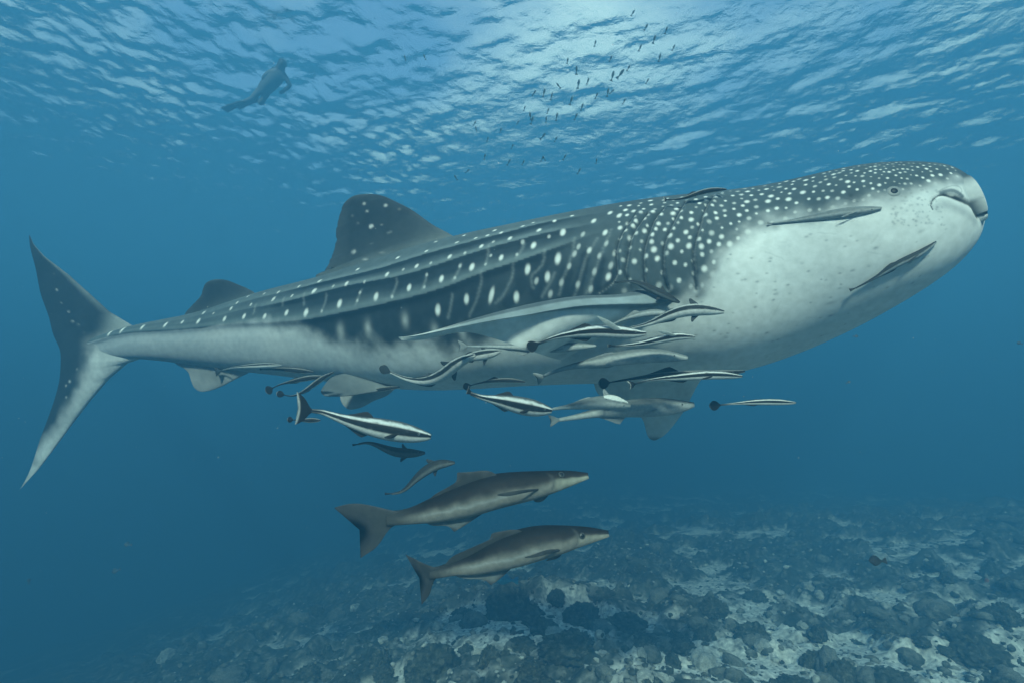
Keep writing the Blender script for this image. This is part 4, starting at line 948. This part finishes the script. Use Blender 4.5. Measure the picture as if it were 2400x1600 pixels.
# ------------------------------------------------------------------ corals and stones of the reef floor
def floor_hit(px, py):
    r = P(px, py, 1.0)-CAM
    t_ = np.linspace(2.0, 45, 3000); q = CAM+r[None]*t_[:, None]
    below = np.nonzero(q[:, 2] < floor_z(q[:, 0], q[:, 1]))[0]
    return (None, None) if not len(below) else (q[below[0]], t_[below[0]])
import bmesh
def ico(sub):
    bm = bmesh.new(); bmesh.ops.create_icosphere(bm, subdivisions=sub, radius=1)
    v = np.array([p.co[:] for p in bm.verts]); f = np.array([[q.index for q in fc.verts] for fc in bm.faces]); bm.free(); return v, f
ICO = {k: ico(k) for k in (1, 3, 4, 5)}
def reef_shape(kind, seed, sub):
    v, f = ICO[sub]; v = v.copy(); o = seed*7.31
    n1 = fbm(v[:, 0]*1.1+o, v[:, 1]*1.1, v[:, 2]*1.1, 3, seed); n2 = fbm(v[:, 0]*3.2+o, v[:, 1]*3.2, v[:, 2]*3.2, 3, seed+3); n3 = fbm(v[:, 0]*9+o, v[:, 1]*9, v[:, 2]*9, 2, seed+5)
    if kind == 'coral':
        r = 1+.35*n1+.42*np.abs(n2)+.20*np.abs(n3)-.12
        k = np.clip(.5+.9*n3+.5*n2, 0, 1)[:, None]
        c = np.array((.022, .026, .022))*(1-k)+np.array((.105, .105, .080))*k
        fl_ = sstep(.35, .6, n3)[:, None]*.35; c = c*(1-fl_)+np.array((.24, .235, .20))*fl_
    elif kind == 'pale':
        r = 1+.40*n1+.14*n2+.05*n3
        k = np.clip(.55+.7*n2, 0, 1)[:, None]; c = np.array((.22, .22, .19))*(1-k)+np.array((.48, .47, .42))*k
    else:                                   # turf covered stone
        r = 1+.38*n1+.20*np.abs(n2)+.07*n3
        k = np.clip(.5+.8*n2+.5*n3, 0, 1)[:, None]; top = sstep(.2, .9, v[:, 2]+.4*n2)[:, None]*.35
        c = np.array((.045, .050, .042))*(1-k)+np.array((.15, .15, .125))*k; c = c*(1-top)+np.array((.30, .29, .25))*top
    v = v*r[:, None]; v[:, 2] = np.where(v[:, 2] < -.25, -.25+(v[:, 2]+.25)*.3, v[:, 2])
    return v, f, c
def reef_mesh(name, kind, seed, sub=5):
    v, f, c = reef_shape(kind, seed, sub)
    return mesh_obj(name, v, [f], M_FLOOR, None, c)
PROTO = {k: [reef_mesh('proto', k, 20+i+40*j) for i in range(5)] for j, k in enumerate(('coral', 'pale', 'stone'))}
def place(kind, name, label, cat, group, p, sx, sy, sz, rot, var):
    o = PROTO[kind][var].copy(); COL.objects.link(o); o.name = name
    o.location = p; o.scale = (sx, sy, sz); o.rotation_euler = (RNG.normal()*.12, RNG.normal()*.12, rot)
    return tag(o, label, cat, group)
BIG = [(1205, 1400, 150, 75, 'coral', 'reef_coral', 'broad dark coral head on the slope below the lower cobia', 'coral'), (1362, 1436, 105, 58, 'coral', 'reef_coral', 'dark rounded coral dome right of the broad coral head', 'coral'), (1470, 1458, 120, 42, 'coral', 'reef_coral', 'low dark coral mound beside the rounded coral dome', 'coral'),
       (893, 1540, 58, 50, 'coral', 'reef_coral', 'short stubby dark coral lump on pale sand left of centre', 'coral'), (1015, 1545, 150, 80, 'coral', 'reef_coral', 'large dark coral mass on sand left of the picture\'s middle bottom', 'coral'), (1330, 1500, 170, 60, 'coral', 'reef_coral', 'wide dark coral patch in the middle of the reef', 'coral'),
       (1502, 1528, 34, 34, 'pale', 'knobby_coral', 'left one of two pale rounded coral knobs side by side', 'coral'), (1538, 1532, 34, 30, 'pale', 'knobby_coral', 'right one of two pale rounded coral knobs side by side', 'coral'), (1508, 1505, 62, 36, 'coral', 'reef_coral', 'dark coral clump just above the two pale knobs', 'coral'),
       (1899, 1368, 44, 26, 'pale', 'boulder', 'pale angular boulder standing out on the far reef slope', 'boulder'), (1790, 1508, 52, 22, 'pale', 'stone', 'smooth pale stone mound on the sandy right foreground', 'stone'), (1905, 1545, 70, 50, 'coral', 'reef_coral', 'left dark bushy coral at the right foreground', 'coral'), (1970, 1568, 90, 60, 'coral', 'reef_coral', 'middle dark bushy coral at the right foreground', 'coral'), (2075, 1585, 130, 50, 'coral', 'reef_coral', 'wide dark bushy coral at the bottom edge, right foreground', 'coral'),
       (2290, 1510, 150, 60, 'coral', 'reef_coral', 'largest dark coral thicket near the right edge', 'coral'), (2160, 1595, 52, 26, 'pale', 'stone', 'pale flat slab cut by the bottom edge at right', 'stone'), (391, 1530, 52, 30, 'pale', 'boulder', 'faint pale boulder at lower left', 'boulder'), (527, 1584, 110, 48, 'stone', 'boulder', 'dark humped boulder at the bottom edge, lower left', 'boulder'),
       (2130, 1530, 70, 30, 'stone', 'stone', 'turf covered stone on pale sand at right', 'stone'), (1650, 1480, 70, 36, 'coral', 'reef_coral', 'dark coral clump on the slope right of the two pale knobs', 'coral'), (1250, 1590, 110, 40, 'coral', 'reef_coral', 'dark coral clump at the bottom edge below the middle', 'coral')]
for k, (x, y, wpx, hpx, kind, nm, lb, cat) in enumerate(BIG):
    p, d = floor_hit(x, min(y+hpx*.3, 1640))
    if p is None: continue
    w_, h_ = wpx*d/FPX/2*.85, hpx*d/FPX*.62
    place(kind, nm, lb, cat, 'named corals and stones of the reef', p-np.array((0, 0, .12*h_)), w_, w_*(.7+.3*RNG.random()), h_, RNG.random()*6.3, k % 5)
# scattered smaller ones
LAB = {'coral': ('coral_clump', 'small dark coral clump', 'coral', 'small dark coral clumps scattered on the reef'),
       'pale': ('pale_rubble_stone', 'small pale stone', 'stone', 'small pale stones scattered on the reef'),
       'stone': ('turf_stone', 'small turf covered stone', 'stone', 'small turf covered stones scattered on the reef')}
COLS = [(500, 'at the far left'), (900, 'left of the cobias\' line'), (1250, 'straight below the cobias'), (1600, 'just right of the cobias'), (1950, 'below the whale shark\'s head'), (2200, 'below the black oval fish'), (2401, 'at the far right')]
ROWS = [(1340, 'on the far hazy slope'), (1440, 'on the middle slope'), (1540, 'on the near floor'), (9999, 'along the bottom edge')]
LOW = {k: [reef_shape(k, 20+i+40*j, 3) for i in range(5)] for j, k in enumerate(('coral', 'pale', 'stone'))}
f4 = ICO[3][1]; n4 = len(ICO[3][0])          # coarser ones for the mass of the reef
mv, mf, mc = [], [], []
cnt = 0; spots_ = []
for k in range(1600):
    if cnt >= 330: break
    y = 1190+440*RNG.random()**.8; x = RNG.random()*2400
    lim = np.interp(x, [0, 300, 700, 1100, 1600, 2400], [1600, 1500, 1400, 1340, 1260, 1210])
    if y < lim: continue
    p, d = floor_hit(x, y)
    if p is None or d > 16*ES: continue
    kind = str(RNG.choice(['coral', 'coral', 'coral', 'stone', 'stone', 'pale']))
    r = ES*(.035+.15*RNG.random()**2.2)*(1 if kind != 'pale' else .7)
    spots_.append((r/d, kind, x, y, p, r)); cnt += 1
spots_.sort(key=lambda q: -q[0])
for i_, (_, kind, x, y, p, r) in enumerate(spots_):
    sc3 = np.array((r*(.8+.6*RNG.random()), r*(.7+.5*RNG.random()), r*(.5+.5*RNG.random()))); rot = RNG.random()*6.3; var = int(RNG.integers(5))
    if i_ < 110:
        nm, lb, cat, gr = LAB[kind]
        lb = f"{lb} {next(t for u, t in ROWS if y < u)}, {next(t for u, t in COLS if x < u)}"
        place(kind, nm, lb, cat, gr, p-np.array((0, 0, .1*r)), *sc3, rot, var)
    else:
        vv, _, cc = LOW[kind][var]; vv = vv*sc3
        c_, s_ = math.cos(rot), math.sin(rot)
        mv.append(np.stack([vv[:, 0]*c_-vv[:, 1]*s_, vv[:, 0]*s_+vv[:, 1]*c_, vv[:, 2]], 1)+p-np.array((0, 0, .1*r))); mf.append(f4+len(mf)*n4); mc.append(cc)
tag(mesh_obj('coral_cover', np.concatenate(mv), [np.concatenate(mf)], M_FLOOR, None, np.concatenate(mc)), 'low growth of corals and stones covering the hazy reef', 'coral', kind='stuff')
for l in PROTO.values():
    for o in l: bpy.data.objects.remove(o)
# orange sponge, tiny
p, d = floor_hit(2313, 1362)
if p is not None:
    v, f = ICO[4]; q = 1+.4*np.abs(fbm(v[:, 0]*3, v[:, 1]*3, v[:, 2]*3, 3, 77))
    o = mesh_obj('sponge', v*q[:, None]*np.array((.02, .02, .028))*d/6, [f], M_FLOOR, None, np.tile((.26, .085, .03), (len(v), 1))); o.location = p+np.array((0, 0, .02))
    tag(o, 'tiny orange sponge on the dim reef slope at the far right', 'sponge')
# rubble
def scatter_mesh(name, pts, sizes, cols, mat, label, cat):
    v, f = ICO[1]; N = len(pts)
    jit = 1+.35*(RNG.random((N, len(v), 1))-.5)*2
    an = RNG.random(N)*6.3; c_, s_ = np.cos(an), np.sin(an)
    base = v[None]*jit*sizes[:, None, :]
    rot = np.stack([base[..., 0]*c_[:, None]-base[..., 1]*s_[:, None], base[..., 0]*s_[:, None]+base[..., 1]*c_[:, None], base[..., 2]], -1)
    V_ = rot+pts[:, None]
    F_ = (f[None]+(np.arange(N)*len(v))[:, None, None]).reshape(-1, 3)
    return tag(mesh_obj(name, V_.reshape(-1, 3), [F_], mat, None, np.repeat(cols, len(v), 0), smooth=False), label, cat, kind='stuff')
N = 17000
yy = ES*(3.7+9*RNG.random(N)**1.3); xx = (RNG.random(N)*2-1)*(1.08*yy)+.8
keep = xx > -5.5*ES; xx, yy = xx[keep], yy[keep]
sz = ES*(.008+.034*RNG.random(len(xx))**3)[:, None]*np.stack([.8+.8*RNG.random(len(xx)), .7+.5*RNG.random(len(xx)), .5+.4*RNG.random(len(xx))], 1)
pz = floor_z(xx, yy)
br = RNG.random(len(xx)); cl = np.where((br < .45)[:, None], np.array((.07, .072, .06)), np.where((br < .88)[:, None], np.array((.20, .195, .165)), np.array((.46, .45, .40))))
scatter_mesh('coral_rubble', np.stack([xx, yy, pz], 1), sz, cl*(.7+.6*RNG.random((len(xx), 1))), M_FLOOR, 'broken coral rubble strewn over the sand', 'rubble')
# drifting specks in the water
N = 420
d = 1.6+5.5*RNG.random(N); px = RNG.random(N)*2400; py = RNG.random(N)*1600
pp = Pa(np.stack([px, py, d], 1)); sd = np.array([shark_depth(a, b_) or 99 for a, b_ in zip(px, py)])
ok = (d < sd-.1) & (pp[:, 2] > floor_z(pp[:, 0], pp[:, 1])+.05) & (pp[:, 2] < 8.6)
pp, d = pp[ok], d[ok]
ss = (.0005+.0008*RNG.random(len(pp))**3)*np.clip(d, 1, 4)**.6
scatter_mesh('marine_snow', pp, np.repeat(ss[:, None], 3, 1), np.tile((.38, .4, .4), (len(pp), 1)), M_FISH, 'pale specks drifting in the water', 'plankton')
